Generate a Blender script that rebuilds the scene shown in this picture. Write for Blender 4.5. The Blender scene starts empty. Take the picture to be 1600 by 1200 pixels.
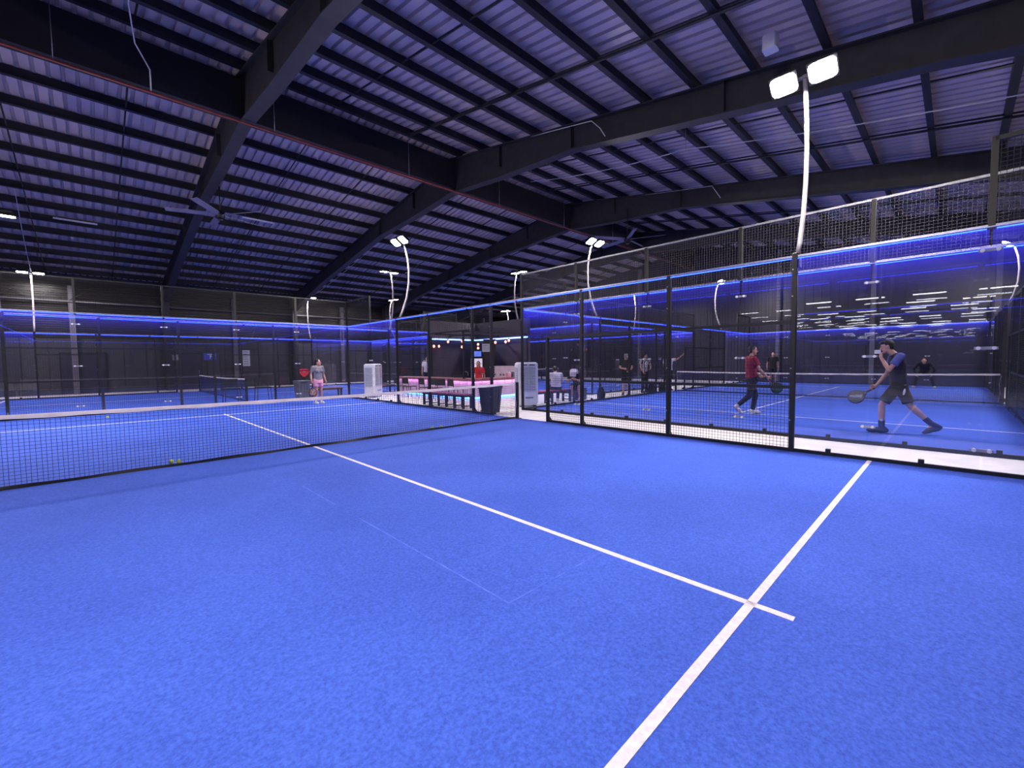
import bpy, math, random
from mathutils import Vector, Matrix
random.seed(7)
S = bpy.context.scene
COL = S.collection
PI = math.pi

# ------------------------------------------------------------------ materials
def mat(name, col=(.5, .5, .5), rough=.6, metal=0., emis=None, es=0., spec=.5, noise=None, bump=None):
    m = bpy.data.materials.new(name); m.use_nodes = True
    nt = m.node_tree; b = nt.nodes['Principled BSDF']
    b.inputs['Base Color'].default_value = (*col, 1)
    b.inputs['Roughness'].default_value = rough
    b.inputs['Metallic'].default_value = metal
    b.inputs['Specular IOR Level'].default_value = spec
    if emis:
        b.inputs['Emission Color'].default_value = (*emis, 1)
        b.inputs['Emission Strength'].default_value = es
    if noise:                       # (scale, darker colour, detail)
        tc = nt.nodes.new('ShaderNodeTexCoord'); n = nt.nodes.new('ShaderNodeTexNoise')
        n.inputs['Scale'].default_value = noise[0]; n.inputs['Detail'].default_value = 6
        r = nt.nodes.new('ShaderNodeValToRGB')
        r.color_ramp.elements[0].position = .35; r.color_ramp.elements[1].position = .68
        r.color_ramp.elements[0].color = (*noise[1], 1); r.color_ramp.elements[1].color = (*col, 1)
        nt.links.new(tc.outputs['Object'], n.inputs['Vector']); nt.links.new(n.outputs['Fac'], r.inputs['Fac'])
        nt.links.new(r.outputs['Color'], b.inputs['Base Color'])
    if bump:
        tc = nt.nodes.new('ShaderNodeTexCoord'); n = nt.nodes.new('ShaderNodeTexNoise')
        n.inputs['Scale'].default_value = bump[0]; n.inputs['Detail'].default_value = 4
        bp = nt.nodes.new('ShaderNodeBump'); bp.inputs['Strength'].default_value = bump[1]; bp.inputs['Distance'].default_value = .02
        nt.links.new(tc.outputs['Object'], n.inputs['Vector']); nt.links.new(n.outputs['Fac'], bp.inputs['Height'])
        nt.links.new(bp.outputs['Normal'], b.inputs['Normal'])
    return m

def emission(name, col, s):
    m = bpy.data.materials.new(name); m.use_nodes = True; nt = m.node_tree
    nt.nodes.remove(nt.nodes['Principled BSDF'])
    e = nt.nodes.new('ShaderNodeEmission'); e.inputs[0].default_value = (*col, 1); e.inputs[1].default_value = s
    nt.links.new(e.outputs[0], nt.nodes['Material Output'].inputs[0]); return m

def turf_mat():
    m = bpy.data.materials.new('blue_turf'); m.use_nodes = True; nt = m.node_tree; N = nt.nodes.new; L = nt.links.new
    b = nt.nodes['Principled BSDF']; b.inputs['Roughness'].default_value = .85; b.inputs['Specular IOR Level'].default_value = .25
    tc = N('ShaderNodeTexCoord')
    n1 = N('ShaderNodeTexNoise'); n1.inputs['Scale'].default_value = 55; n1.inputs['Detail'].default_value = 6; n1.inputs['Roughness'].default_value = .7
    n2 = N('ShaderNodeTexNoise'); n2.inputs['Scale'].default_value = .55; n2.inputs['Detail'].default_value = 5
    n3 = N('ShaderNodeTexNoise'); n3.inputs['Scale'].default_value = 2.3; n3.inputs['Detail'].default_value = 8; n3.inputs['Roughness'].default_value = .75
    for n in (n1, n2, n3): L(tc.outputs['Object'], n.inputs['Vector'])
    r1 = N('ShaderNodeValToRGB'); r1.color_ramp.elements[0].position = .3; r1.color_ramp.elements[1].position = .72
    r1.color_ramp.elements[0].color = (.035, .090, .52, 1); r1.color_ramp.elements[1].color = (.088, .195, .87, 1)
    L(n1.outputs['Fac'], r1.inputs['Fac'])
    r2 = N('ShaderNodeValToRGB'); r2.color_ramp.elements[0].position = .3; r2.color_ramp.elements[1].position = .7
    r2.color_ramp.elements[0].color = (.80, .80, .84, 1); r2.color_ramp.elements[1].color = (1.06, 1.05, 1.03, 1)
    L(n2.outputs['Fac'], r2.inputs['Fac'])
    mx = N('ShaderNodeMixRGB'); mx.blend_type = 'MULTIPLY'; mx.inputs['Fac'].default_value = 1
    L(r1.outputs['Color'], mx.inputs[1]); L(r2.outputs['Color'], mx.inputs[2])
    r3 = N('ShaderNodeValToRGB'); r3.color_ramp.elements[0].position = .60; r3.color_ramp.elements[1].position = .78
    r3.color_ramp.elements[0].color = (0, 0, 0, 1); r3.color_ramp.elements[1].color = (.30, .30, .30, 1)
    L(n3.outputs['Fac'], r3.inputs['Fac'])
    m2 = N('ShaderNodeMixRGB'); L(r3.outputs['Color'], m2.inputs['Fac']); L(mx.outputs['Color'], m2.inputs[1]); m2.inputs[2].default_value = (.14, .22, .85, 1)
    L(m2.outputs['Color'], b.inputs['Base Color'])
    bp = N('ShaderNodeBump'); bp.inputs['Strength'].default_value = .55; bp.inputs['Distance'].default_value = .012
    L(n1.outputs['Fac'], bp.inputs['Height']); L(bp.outputs['Normal'], b.inputs['Normal'])
    return m

def glass_mat(name, r0=.07, haze=.003, top=.016, glow=.55, tint=(.93, .95, 1.0)):
    m = bpy.data.materials.new(name); m.use_nodes = True; nt = m.node_tree; N = nt.nodes.new; L = nt.links.new
    nt.nodes.remove(nt.nodes['Principled BSDF'])
    tr = N('ShaderNodeBsdfTransparent'); tr.inputs[0].default_value = (*tint, 1)
    gl = N('ShaderNodeBsdfGlossy'); gl.inputs['Roughness'].default_value = .0; gl.inputs[0].default_value = (1, 1, 1, 1)
    lw = N('ShaderNodeLayerWeight'); lw.inputs[0].default_value = .5
    pw = N('ShaderNodeMath'); pw.operation = 'POWER'; pw.inputs[1].default_value = 5
    ma = N('ShaderNodeMath'); ma.operation = 'MULTIPLY_ADD'; ma.inputs[1].default_value = .85 - r0; ma.inputs[2].default_value = r0
    L(lw.outputs['Facing'], pw.inputs[0]); L(pw.outputs[0], ma.inputs[0])
    df = N('ShaderNodeBsdfDiffuse'); df.inputs[0].default_value = (.9, .9, .9, 1)
    tl = N('ShaderNodeBsdfTranslucent'); tl.inputs[0].default_value = (.9, .9, .9, 1)
    ad = N('ShaderNodeMixShader'); ad.inputs[0].default_value = .5; L(df.outputs[0], ad.inputs[1]); L(tl.outputs[0], ad.inputs[2])
    tc = N('ShaderNodeTexCoord'); sp = N('ShaderNodeSeparateXYZ'); L(tc.outputs['Object'], sp.inputs[0])
    mr = N('ShaderNodeMapRange'); mr.interpolation_type = 'SMOOTHSTEP'; mr.inputs[1].default_value = 2.35; mr.inputs[2].default_value = 2.98; mr.inputs[3].default_value = haze; mr.inputs[4].default_value = top  # haze added to the pane, denser near the top, to spread the LED glow
    L(sp.outputs['Z'], mr.inputs[0])
    x1 = N('ShaderNodeMixShader'); L(mr.outputs[0], x1.inputs[0]); L(tr.outputs[0], x1.inputs[1]); L(ad.outputs[0], x1.inputs[2])
    x2 = N('ShaderNodeMixShader'); L(ma.outputs[0], x2.inputs[0]); L(x1.outputs[0], x2.inputs[1]); L(gl.outputs[0], x2.inputs[2])
    # blue LED glow painted into the upper pane as emission, fading downwards
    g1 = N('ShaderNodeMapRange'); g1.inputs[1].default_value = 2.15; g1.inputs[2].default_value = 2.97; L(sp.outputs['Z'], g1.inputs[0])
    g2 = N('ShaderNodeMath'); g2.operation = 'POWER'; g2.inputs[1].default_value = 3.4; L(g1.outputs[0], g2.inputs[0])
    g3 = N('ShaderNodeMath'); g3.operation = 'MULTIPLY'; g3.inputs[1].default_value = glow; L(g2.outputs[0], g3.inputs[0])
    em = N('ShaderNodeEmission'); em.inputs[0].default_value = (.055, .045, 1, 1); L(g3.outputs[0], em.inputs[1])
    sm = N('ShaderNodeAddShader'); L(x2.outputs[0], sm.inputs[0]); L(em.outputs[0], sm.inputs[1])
    L(sm.outputs[0], nt.nodes['Material Output'].inputs[0]); return m

M = dict(
    turf=turf_mat(),
    line=mat('white_line_fibre', (.92, .88, .92), .85, noise=(40, (.74, .70, .78)), bump=(90, .4)),
    seam=mat('turf_seam_fibre', (.125, .22, .82), .85, noise=(9, (.055, .13, .70))),
    concrete=mat('pale_concrete', (.80, .77, .80), .7, noise=(3, (.68, .65, .68)), bump=(14, .15)),
    hallfloor=mat('dark_hall_floor', (.16, .15, .18), .5, noise=(2, (.11, .11, .13))),
    black=mat('black_powder_coat', (.006, .006, .008), .45, noise=(12, (.004, .004, .005))),
    grey=mat('galvanised_rail', (.42, .42, .44), .38, .8, noise=(20, (.30, .30, .32))),
    wire=mat('dark_mesh_wire', (.010, .010, .014), .4, .3, noise=(30, (.006, .006, .008))),
    topwire=mat('lit_mesh_wire', (.10, .095, .11), .4, .5, noise=(30, (.07, .068, .08))),  # lit copy of the dark mesh wire, lamplight painted into its paler tone
    steel=mat('dark_steel', (.030, .029, .034), .6, .1, noise=(4, (.020, .020, .024))),
    purlin=mat('purlin_steel', (.014, .0135, .018), .6, noise=(3, (.010, .010, .013))),
    ridge=mat('ridge_steel', (.014, .013, .016), .7, noise=(3, (.010, .010, .012))),
    roof=mat('roof_sheet', (.60, .49, .49), .36, .0, spec=.6, noise=(.7, (.51, .42, .42))),
    redpipe=mat('red_pipe', (.32, .05, .035), .5, noise=(8, (.22, .03, .02))),
    white=mat('white_paint', (.78, .76, .78), .45, noise=(6, (.68, .66, .69))),
    polegrey=mat('pole_paint', (.40, .38, .40), .5, noise=(6, (.32, .30, .33))),
    tape=mat('net_tape', (.80, .73, .77), .8, noise=(5, (.64, .57, .62)), bump=(10, .4)),
    netcord=mat('net_cord', (.014, .024, .13), .8, noise=(40, (.010, .017, .10))),
    wall=mat('dark_wall', (.046, .044, .052), .5, noise=(.8, (.034, .032, .040))),
    wallrib=mat('ribbed_wall', (.010, .008, .0095), .35, .0, noise=(1.5, (.007, .006, .007))),
    gable=mat('gable_wall', (.022, .018, .040), .45, noise=(.6, (.016, .013, .031))),
    column=mat('wall_column', (.13, .12, .145), .5, noise=(3, (.10, .095, .115))),
    kerb=mat('pale_kerb', (.66, .58, .62), .7, noise=(2, (.50, .43, .47))),
    led=emission('blue_led', (.010, .031, 1.0), 20.),
    ledw=emission('white_blue_led', (.22, .36, 1.0), 5.),
    ledbar=emission('blue_bar_led', (.10, .30, 1.0), 9.),
    ledp2=emission('pink_tube_light', (1.0, .45, .85), 14.),
    kioskwall=mat('kiosk_wall', (.055, .048, .085), .6, noise=(2, (.042, .036, .066))),
    ledp=emission('pink_led', (.90, .36, 1.0), 30.),
    lens=emission('floodlight_lens', (1.0, .90, .86), 780.),
    lensfar=emission('floodlight_lens_far', (1.0, .90, .90), 560.),
    bulb=emission('amber_bulb', (1.0, .19, .12), 9.),
    tube=emission('tube_light', (1.0, 1.0, 1.0), 15.),
    ball=mat('ball_felt', (.62, .75, .05), .9, noise=(60, (.45, .58, .03)), bump=(120, .5)),
    plastic=mat('cooler_shell', (.70, .70, .76), .4, noise=(5, (.62, .62, .69))),
    grille=mat('cooler_grille', (.30, .31, .38), .6, noise=(14, (.22, .23, .30))),
    bin=mat('bin_plastic', (.055, .058, .070), .55, noise=(8, (.04, .042, .05))),
    bingrey=mat('grey_bin_plastic', (.11, .11, .14), .55, noise=(8, (.08, .08, .10))),
    wood=mat('bench_wood', (.30, .13, .10), .5, noise=(9, (.20, .085, .07))),
    woodtop=mat('counter_top', (.34, .14, .16), .35, noise=(7, (.25, .10, .12))),
    panelw=mat('bar_panel', (.74, .62, .72), .5, noise=(4, (.62, .50, .62))),
    benchlit=mat('purple_lit_bench', (.34, .09, .26), .5, noise=(6, (.24, .06, .18))),  # pink light from the bar painted into the seat colour
    redpad=mat('red_bench', (.45, .05, .08), .5, noise=(6, (.34, .03, .06))),
    chair=mat('chair_black', (.012, .012, .016), .5, noise=(10, (.008, .008, .010))),
    paper=mat('paper_notice', (.62, .62, .64), .8, noise=(5, (.56, .56, .58))),
    ink=mat('print_grey', (.16, .16, .20), .8, noise=(10, (.12, .12, .15))),
    bluesign=mat('blue_sign', (.035, .05, .30), .5, emis=(.05, .08, .5), es=.16, noise=(4, (.03, .04, .26))),
    redsign=mat('red_sign', (.55, .03, .05), .5, emis=(.8, .03, .05), es=.25, noise=(4, (.45, .02, .04))),
    screen=mat('tv_screen', (.02, .03, .1), .3, emis=(.12, .22, .9), es=1.1, noise=(6, (.3, .4, .9))),
    fridge=mat('fridge_glow', (.8, .8, .85), .4, emis=(.85, .78, 1.0), es=.75, noise=(5, (.6, .6, .7))),
    bluefan=mat('fan_blade', (.16, .15, .22), .5, noise=(4, (.12, .11, .18))),
    skin=mat('skin', (.52, .28, .21), .55, noise=(14, (.46, .24, .18))),
    hair=mat('hair', (.012, .009, .010), .5, noise=(60, (.006, .005, .006)), bump=(90, .6)),
    eye=mat('eye', (.01, .01, .012), .2, noise=(50, (.008, .008, .010))),
    lip=mat('lip', (.30, .10, .09), .5, noise=(50, (.25, .08, .07))),
    greytee=mat('grey_tee', (.22, .21, .24), .9, noise=(16, (.17, .16, .19)), bump=(14, .5)),
    pink=mat('pink_cloth', (.80, .36, .46), .9, noise=(10, (.70, .30, .40)), bump=(14, .5)),
    maroon=mat('maroon_cloth', (.26, .014, .045), .9, noise=(10, (.20, .010, .035)), bump=(14, .5)),
    navy=mat('navy_cloth', (.010, .011, .030), .9, noise=(10, (.007, .008, .022)), bump=(14, .5)),
    bluecloth=mat('blue_sleeve', (.10, .12, .36), .9, noise=(10, (.08, .09, .28)), bump=(14, .5)),
    purplecloth=mat('purple_trim', (.16, .03, .12), .9, noise=(10, (.12, .02, .09))),
    darkcloth=mat('dark_cloth', (.008, .008, .011), .9, noise=(10, (.005, .005, .007)), bump=(14, .5)),
    whitecloth=mat('white_cloth', (.72, .68, .76), .9, noise=(10, (.62, .58, .67)), bump=(14, .5)),
    redcloth=mat('red_cloth', (.70, .03, .05), .9, noise=(10, (.58, .02, .04))),
    shoew=mat('white_shoe', (.74, .72, .74), .6, noise=(14, (.60, .58, .62))),
    shoed=mat('dark_shoe', (.03, .03, .06), .6, noise=(14, (.02, .02, .04))),
    shoeb=mat('beige_shoe', (.50, .40, .36), .6, noise=(14, (.40, .31, .28))),
    racket=mat('racket_face', (.04, .045, .06), .4, noise=(14, (.03, .03, .045))),
    racketpale=mat('racket_graphic', (.30, .31, .36), .4, noise=(14, (.24, .25, .30))),
    racketorange=mat('racket_orange', (.55, .24, .14), .4, noise=(22, (.03, .03, .04))),
    racketgreen=mat('racket_green', (.03, .14, .08), .4, noise=(12, (.02, .04, .03))),
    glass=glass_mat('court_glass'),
    glassplain=glass_mat('plain_glass', .05, .003, .003, 0.),
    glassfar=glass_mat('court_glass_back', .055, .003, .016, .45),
)
def striped():
    m = mat('striped_shirt', (.5, .5, .55), .9); nt = m.node_tree; b = nt.nodes['Principled BSDF']
    tc = nt.nodes.new('ShaderNodeTexCoord'); w = nt.nodes.new('ShaderNodeTexWave'); w.bands_direction = 'X'; w.inputs['Scale'].default_value = 9
    r = nt.nodes.new('ShaderNodeValToRGB'); r.color_ramp.elements[0].position = .45; r.color_ramp.elements[1].position = .55
    r.color_ramp.elements[0].color = (.06, .06, .08, 1); r.color_ramp.elements[1].color = (.62, .60, .68, 1)
    nt.links.new(tc.outputs['Object'], w.inputs['Vector']); nt.links.new(w.outputs['Fac'], r.inputs['Fac']); nt.links.new(r.outputs['Color'], b.inputs['Base Color'])
    return m
M['striped'] = striped()

# ------------------------------------------------------------------ mesh builder
def frame(d):
    d = Vector(d).normalized(); up = Vector((0, 0, 1)) if abs(d.z) < .95 else Vector((1, 0, 0))
    a = d.cross(up).normalized(); return a, a.cross(d).normalized()

class MB:
    def __init__(s): s.v = []; s.f = []; s.smooth = []
    def add(s, vs, fs, sm=False):
        o = len(s.v); s.v += [tuple(v) for v in vs]; s.f += [tuple(i + o for i in f) for f in fs]; s.smooth += [sm] * len(fs); return s
    def box(s, a, b):
        x0, y0, z0 = a; x1, y1, z1 = b
        return s.add([(x0, y0, z0), (x1, y0, z0), (x1, y1, z0), (x0, y1, z0), (x0, y0, z1), (x1, y0, z1), (x1, y1, z1), (x0, y1, z1)],
                     [(0, 3, 2, 1), (4, 5, 6, 7), (0, 1, 5, 4), (1, 2, 6, 5), (2, 3, 7, 6), (3, 0, 4, 7)])
    def bbox(s, a, b, r=.01):       # box with chamfered vertical edges and top
        x0, y0, z0 = a; x1, y1, z1 = b; P = []
        for z, k in ((z0, 0), (z1 - r, 0), (z1, r)):
            X0, X1, Y0, Y1 = x0 + k, x1 - k, y0 + k, y1 - k
            P += [(X0 + r, Y0, z), (X1 - r, Y0, z), (X1, Y0 + r, z), (X1, Y1 - r, z), (X1 - r, Y1, z), (X0 + r, Y1, z), (X0, Y1 - r, z), (X0, Y0 + r, z)]
        F = [tuple(range(7, -1, -1)), tuple(range(16, 24))]
        for k in (0, 8):
            for i in range(8): j = (i + 1) % 8; F.append((k + i, k + j, k + 8 + j, k + 8 + i))
        return s.add(P, F)
    def quad(s, *p): return s.add(p, [tuple(range(len(p)))])
    def bar(s, p, q, w, h=None):    # rectangular bar between two points
        h = h or w; p = Vector(p); q = Vector(q); a, b = frame(q - p); a = a * (w / 2); b = b * (h / 2)
        V = [p - a - b, p + a - b, p + a + b, p - a + b, q - a - b, q + a - b, q + a + b, q - a + b]
        return s.add(V, [(0, 3, 2, 1), (4, 5, 6, 7), (0, 1, 5, 4), (1, 2, 6, 5), (2, 3, 7, 6), (3, 0, 4, 7)])
    def tube(s, pts, r, n=10, r2=None, cap=True):
        pts = [Vector(p) for p in pts]; k = len(pts); V = []; r2 = r if r2 is None else r2
        a0 = None
        for i, p in enumerate(pts):
            d = (pts[min(i + 1, k - 1)] - pts[max(i - 1, 0)]).normalized()
            if a0 is None: a, b = frame(d)
            else:
                a = (a0 - d * a0.dot(d)).normalized(); b = d.cross(a) * -1
            a0 = a; b = a.cross(d)
            R = r + (r2 - r) * i / max(1, k - 1)
            V += [p + a * (R * math.cos(2 * PI * j / n)) + b * (R * math.sin(2 * PI * j / n)) for j in range(n)]
        F = [(i * n + j, i * n + (j + 1) % n, (i + 1) * n + (j + 1) % n, (i + 1) * n + j) for i in range(k - 1) for j in range(n)]
        s.add(V, F, True)
        if cap:
            s.f += [tuple(len(s.v) - len(V) + j for j in range(n - 1, -1, -1)), tuple(len(s.v) - n + j for j in range(n))]; s.smooth += [False, False]
        return s
    def ell(s, c, ax, nu=16, nv=10):   # ellipsoid from three axis vectors
        c = Vector(c); X, Y, Z = [Vector(a) for a in ax]; V = [c + Z]
        for i in range(1, nv):
            t = PI * i / nv
            for j in range(nu):
                u = 2 * PI * j / nu; V.append(c + Z * math.cos(t) + (X * math.cos(u) + Y * math.sin(u)) * math.sin(t))
        V.append(c - Z); F = []
        for j in range(nu): F.append((0, 1 + j, 1 + (j + 1) % nu))
        for i in range(nv - 2):
            for j in range(nu):
                a = 1 + i * nu + j; b = 1 + i * nu + (j + 1) % nu; F.append((a, a + nu, b + nu, b))
        e = len(V) - 1; k = 1 + (nv - 2) * nu
        for j in range(nu): F.append((k + (j + 1) % nu, k + j, e))
        return s.add(V, F, True)
    def sph(s, c, r, nu=14, nv=9): return s.ell(c, ((r, 0, 0), (0, r, 0), (0, 0, r)), nu, nv)
    def cap(s, p, q, r0, r1, n=12):    # tapered capsule (overlapping closed solids)
        s.tube([p, q], r0, n, r1); s.sph(p, r0, n, 8); return s.sph(q, r1, n, 8)
    def loft(s, rings, side, n=18):    # rings: (centre, half width, half depth); flat ends
        side = Vector(side).normalized(); V = []; k = len(rings)
        for i, (c, w, d) in enumerate(rings):
            ax = (Vector(rings[min(i + 1, k - 1)][0]) - Vector(rings[max(i - 1, 0)][0])).normalized()
            sd = (side - ax * side.dot(ax)).normalized(); fw = ax.cross(sd)
            V += [Vector(c) + sd * (w * math.cos(2 * PI * j / n)) + fw * (d * math.sin(2 * PI * j / n)) for j in range(n)]
        F = [(i * n + j, i * n + (j + 1) % n, (i + 1) * n + (j + 1) % n, (i + 1) * n + j) for i in range(k - 1) for j in range(n)]
        F += [tuple(range(n - 1, -1, -1)), tuple((k - 1) * n + j for j in range(n))]
        return s.add(V, F, True)
    def ext(s, poly, axis, a, b):      # extrude a 2-D polygon along an axis (0 x, 1 y, 2 z)
        n = len(poly)
        def P(u, v, w): return [(w, u, v), (u, w, v), (u, v, w)][axis]
        V = [P(u, v, a) for u, v in poly] + [P(u, v, b) for u, v in poly]
        return s.add(V, [tuple(range(n - 1, -1, -1)), tuple(range(n, 2 * n))] + [(i, (i + 1) % n, n + (i + 1) % n, n + i) for i in range(n)])
    def mesh(s, name, m):
        me = bpy.data.meshes.new(name); me.from_pydata(s.v, [], s.f); me.polygons.foreach_set('use_smooth', s.smooth)
        if m: me.materials.append(m)
        me.update(); return me
    def build(s, name, m, parent=None, loc=(0, 0, 0), rz=0):
        o = bpy.data.objects.new(name, s.mesh(name, m)); COL.objects.link(o); o.location = loc; o.rotation_euler = (0, 0, rz)
        if parent: o.parent = parent
        return o

def tag(o, label=None, cat=None, group=None, kind=None):
    if label: o['label'] = label
    if cat: o['category'] = cat
    if group: o['group'] = group
    if kind: o['kind'] = kind
    return o
def thing(name, label, cat, loc=(0, 0, 0), rz=0, group=None):
    o = bpy.data.objects.new(name, None); COL.objects.link(o); o.location = loc; o.rotation_euler = (0, 0, rz); o.empty_display_size = .1
    return tag(o, label, cat, group)
def struct(o): o['kind'] = 'structure'; return o
KIDS = {}
def dup(r, loc, rz, label, group=None):
    c = r.copy(); COL.objects.link(c); c.location = loc; c.rotation_euler = (0, 0, rz)
    c['label'] = label
    if group: c['group'] = group
    def rec(src, dst):
        for ch in list(src.children):
            d = ch.copy(); COL.objects.link(d); d.parent = dst; rec(ch, d)
    rec(r, c); return c
def rotz(p, a): c, s = math.cos(a), math.sin(a); return (p[0] * c - p[1] * s, p[0] * s + p[1] * c)

# ------------------------------------------------------------------ hall shell
X0, X1 = -13.0, 27.2          # west, east gables
YS, YN = -12.9, 23.5          # south, north walls
YR, ZR, SL = 5.3, 9.1, .165   # ridge, roof slope
def zroof(y): return ZR - SL * abs(y - YR)
struct(MB().box((X0, YS, -.3), (X1, YN, 0)).build('floor', M['concrete']))
def wall_poly(x, name):
    m = MB(); m.ext([(YS, 0), (YN, 0), (YN, zroof(YN)), (YR, ZR), (YS, zroof(YS))], 0, x, x + .2)
    return m
struct(wall_poly(X1, 'e').build('wall_east', M['gable']))
rib = MB()                                                     # vertical sheeting ribs of the gable
for i in range(90):
    y = YS + .2 + i * .4
    if y < YN: rib.box((X1 - .025, y, .1), (X1, y + .07, zroof(y) - .12))
rib.build('cladding_ribs', M['gable'], bpy.data.objects['wall_east'])
struct(MB().box((X0, YN, 0), (X1 + .2, YN + .2, zroof(YN) + .1)).build('wall_north', M['wall']))
wn = bpy.data.objects['wall_north']
prof = [(YN - .001, 2.9)]
n = 0
z = 2.9
while z < 5.75:
    prof += [(YN - .045, z + .02), (YN - .045, z + .055), (YN - .001, z + .08)]; z += .11
    prof.append((YN - .001, z))
MB().ext(prof + [(YN + .05, z), (YN + .05, 2.9)], 0, X0, X1).build('ribbed_sheet', M['wallrib'], wn)
seam = MB()
for i in range(44): seam.box((X0 + .5 + i * .92, YN - .02, .3), (X0 + .53 + i * .92, YN, 2.9))
seam.build('panel_seam', M['black'], wn)
struct(MB().box((X0, YS - .2, 0), (X1 + .2, YS, zroof(YS) + .1)).build('wall_south', M['ridge']))
# west side: a low side hall opens off the courts
m = MB(); m.ext([(YS, 4.75), (YN, 4.75), (YN, zroof(YN)), (YR, ZR), (YS, zroof(YS))], 0, X0 - .2, X0)
m.box((X0 - .2, 4, 0), (X0, YN, 4.75)); struct(m.build('wall_west', M['wallrib']))
struct(MB().box((-52, YS, -.3), (X0, 4, -.02)).build('floor.001', M['hallfloor']))
ch = struct(MB().box((-52, YS, 4.75), (X0 - .2, 4.2, 4.95)).build('ceiling.002', M['ridge']))
struct(MB().box((-52, 4, 0), (X0 - .2, 4.2, 4.75)).build('wall_side_hall', M['ridge']))
for i in range(8):
    for j in range(6):
        if (i * 7 + j * 3) % 11 in (5, 2): continue
        x = -17.5 - i * 4.2; y = -9.6 + j * 2.3 + (i % 3) * .5
        MB().box((x - .06, y, 4.58), (x + .06, y + 1.2, 4.63)).build('tube_light', M['tube'], ch)
# north kerb
struct(MB().box((X0, 21.45, 0), (X1, YN - .05, .05)).build('baseboard_north', M['kerb']))
# roof sheets with ribs running down the slope
def roof_side(y0, y1, name):
    m = MB(); V = []; n = 0; x = X0; P = []
    while x < X1:
        P += [(x, 0), (x + .17, 0), (x + .185, .07), (x + .245, .07)]; x += .26
    P.append((x, 0))
    for (px, dz) in P: V += [(px, y0, zroof(y0) + dz), (px, y1, zroof(y1) + dz)]
    F = [(2 * i, 2 * i + 2, 2 * i + 3, 2 * i + 1) for i in range(len(P) - 1)]
    m.add(V, F); return struct(m.build(name, M['roof']))
roof_side(YR, YN + .2, 'ceiling'); roof_side(YS - .2, YR, 'ceiling.001')
# rafters (deep tapered beams with flanges)
RX = [-6.3, .4, 7.1, 13.8, 20.5]
def rafter(x):
    m = MB()
    for sg, ye in ((1, YN), (-1, YS)):
        L_ = abs(ye - YR); pts = []
        def Y(t): return YR + sg * t
        top = [(Y(0), ZR - .28), (Y(L_), ZR - .28 - SL * L_)]
        dep = [(0, 1.18), (2.6, .98), (5.5, .66), (L_ * .7, .66), (L_ - .1, .98)]
        bot = [(Y(t), ZR - .28 - SL * t - d) for t, d in dep]
        poly = top + [(Y(L_), bot[-1][1])] + bot[::-1]
        m.ext(poly, 0, x - .03, x + .03)
        for (a, b) in zip(bot[:-1], bot[1:]): m.bar((x, a[0], a[1]), (x, b[0], b[1]), .30, .03)
        m.bar((x, top[0][0], top[0][1]), (x, top[1][0], top[1][1]), .30, .03)
        for t in (2.6, 5.5, 9.5): m.box((x - .14, Y(t) - .012, ZR - .28 - SL * t - .66), (x + .14, Y(t) + .012, ZR - .3 - SL * t))
        zb = ZR - .28 - SL * L_
        m.box((x - .15, min(ye, ye - sg * .55), 0), (x + .15, max(ye, ye - sg * .55), zb))
    return struct(m.build('roof_beam', M['steel']))
for x in RX: rafter(x)
for sg, k in ((1, 15), (-1, 15)):
    for i in range(k):
        y = YR + sg * (.45 + i * 1.2)
        zz = zroof(y) - .02
        m = MB(); m.box((X0, y - .035, zz - .23), (X1, y + .035, zz)); m.box((X0, y - .085, zz - .24), (X1, y + .035, zz - .215))
        struct(m.build('purlin', M['purlin']))
struct(MB().box((X0, YR - .16, 7.72), (X1, YR + .16, 8.72)).build('ridge_beam', M['ridge']))
for bx in [-13] + RX:
    for k in (.33, .68):
        x = bx + 6.7 * k
        if x > X1: continue
        for sg, ye in ((1, YN), (-1, YS)):
            a = (x, YR + sg * .4, zroof(YR + sg * .4) - .2); b = (x, ye, zroof(ye) - .2)
            struct(MB().tube([a, b], .02, 6).build('tie_rod', M['purlin']))
for x, yy in ((4.9, -1), (11.6, -1), (18.2, -1)):
    a = (x, 4.6, zroof(4.6) - .3); b = (x, YS, zroof(YS) - .3)
    struct(MB().tube([a, b], .03, 8).build('roof_pipe', M['purlin']))
# wall columns on north and east walls
for i, x in enumerate((-3.3, 3.7, 10.4, 17.1, 23.8)):
    struct(MB().box((x - .11, YN - .28, 0), (x + .11, YN - .05, 5.5)).build('wall_column', M['column']))
for y in (-9, -4.6, -.2, 9, 14): struct(MB().box((X1 - .26, y - .1, 0), (X1 - .03, y + .1, zroof(y) - .3)).build('wall_column', M['column']))
for zz, r in ((4.15, .035), (4.7, .05)): struct(MB().tube([(X0, YN - .32, zz), (X1, YN - .32, zz)], r, 8).build('wall_rail', M['column']))
tr = MB()
for i in range(34):
    x = X0 + i * 1.2; tr.bar((x, YN - .3, 4.72), (x + .6, YN - .3, 5.2), .03); tr.bar((x + .6, YN - .3, 5.2), (x + 1.2, YN - .3, 4.72), .03)
struct(tr.build('wall_truss', M['purlin']))

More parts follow.
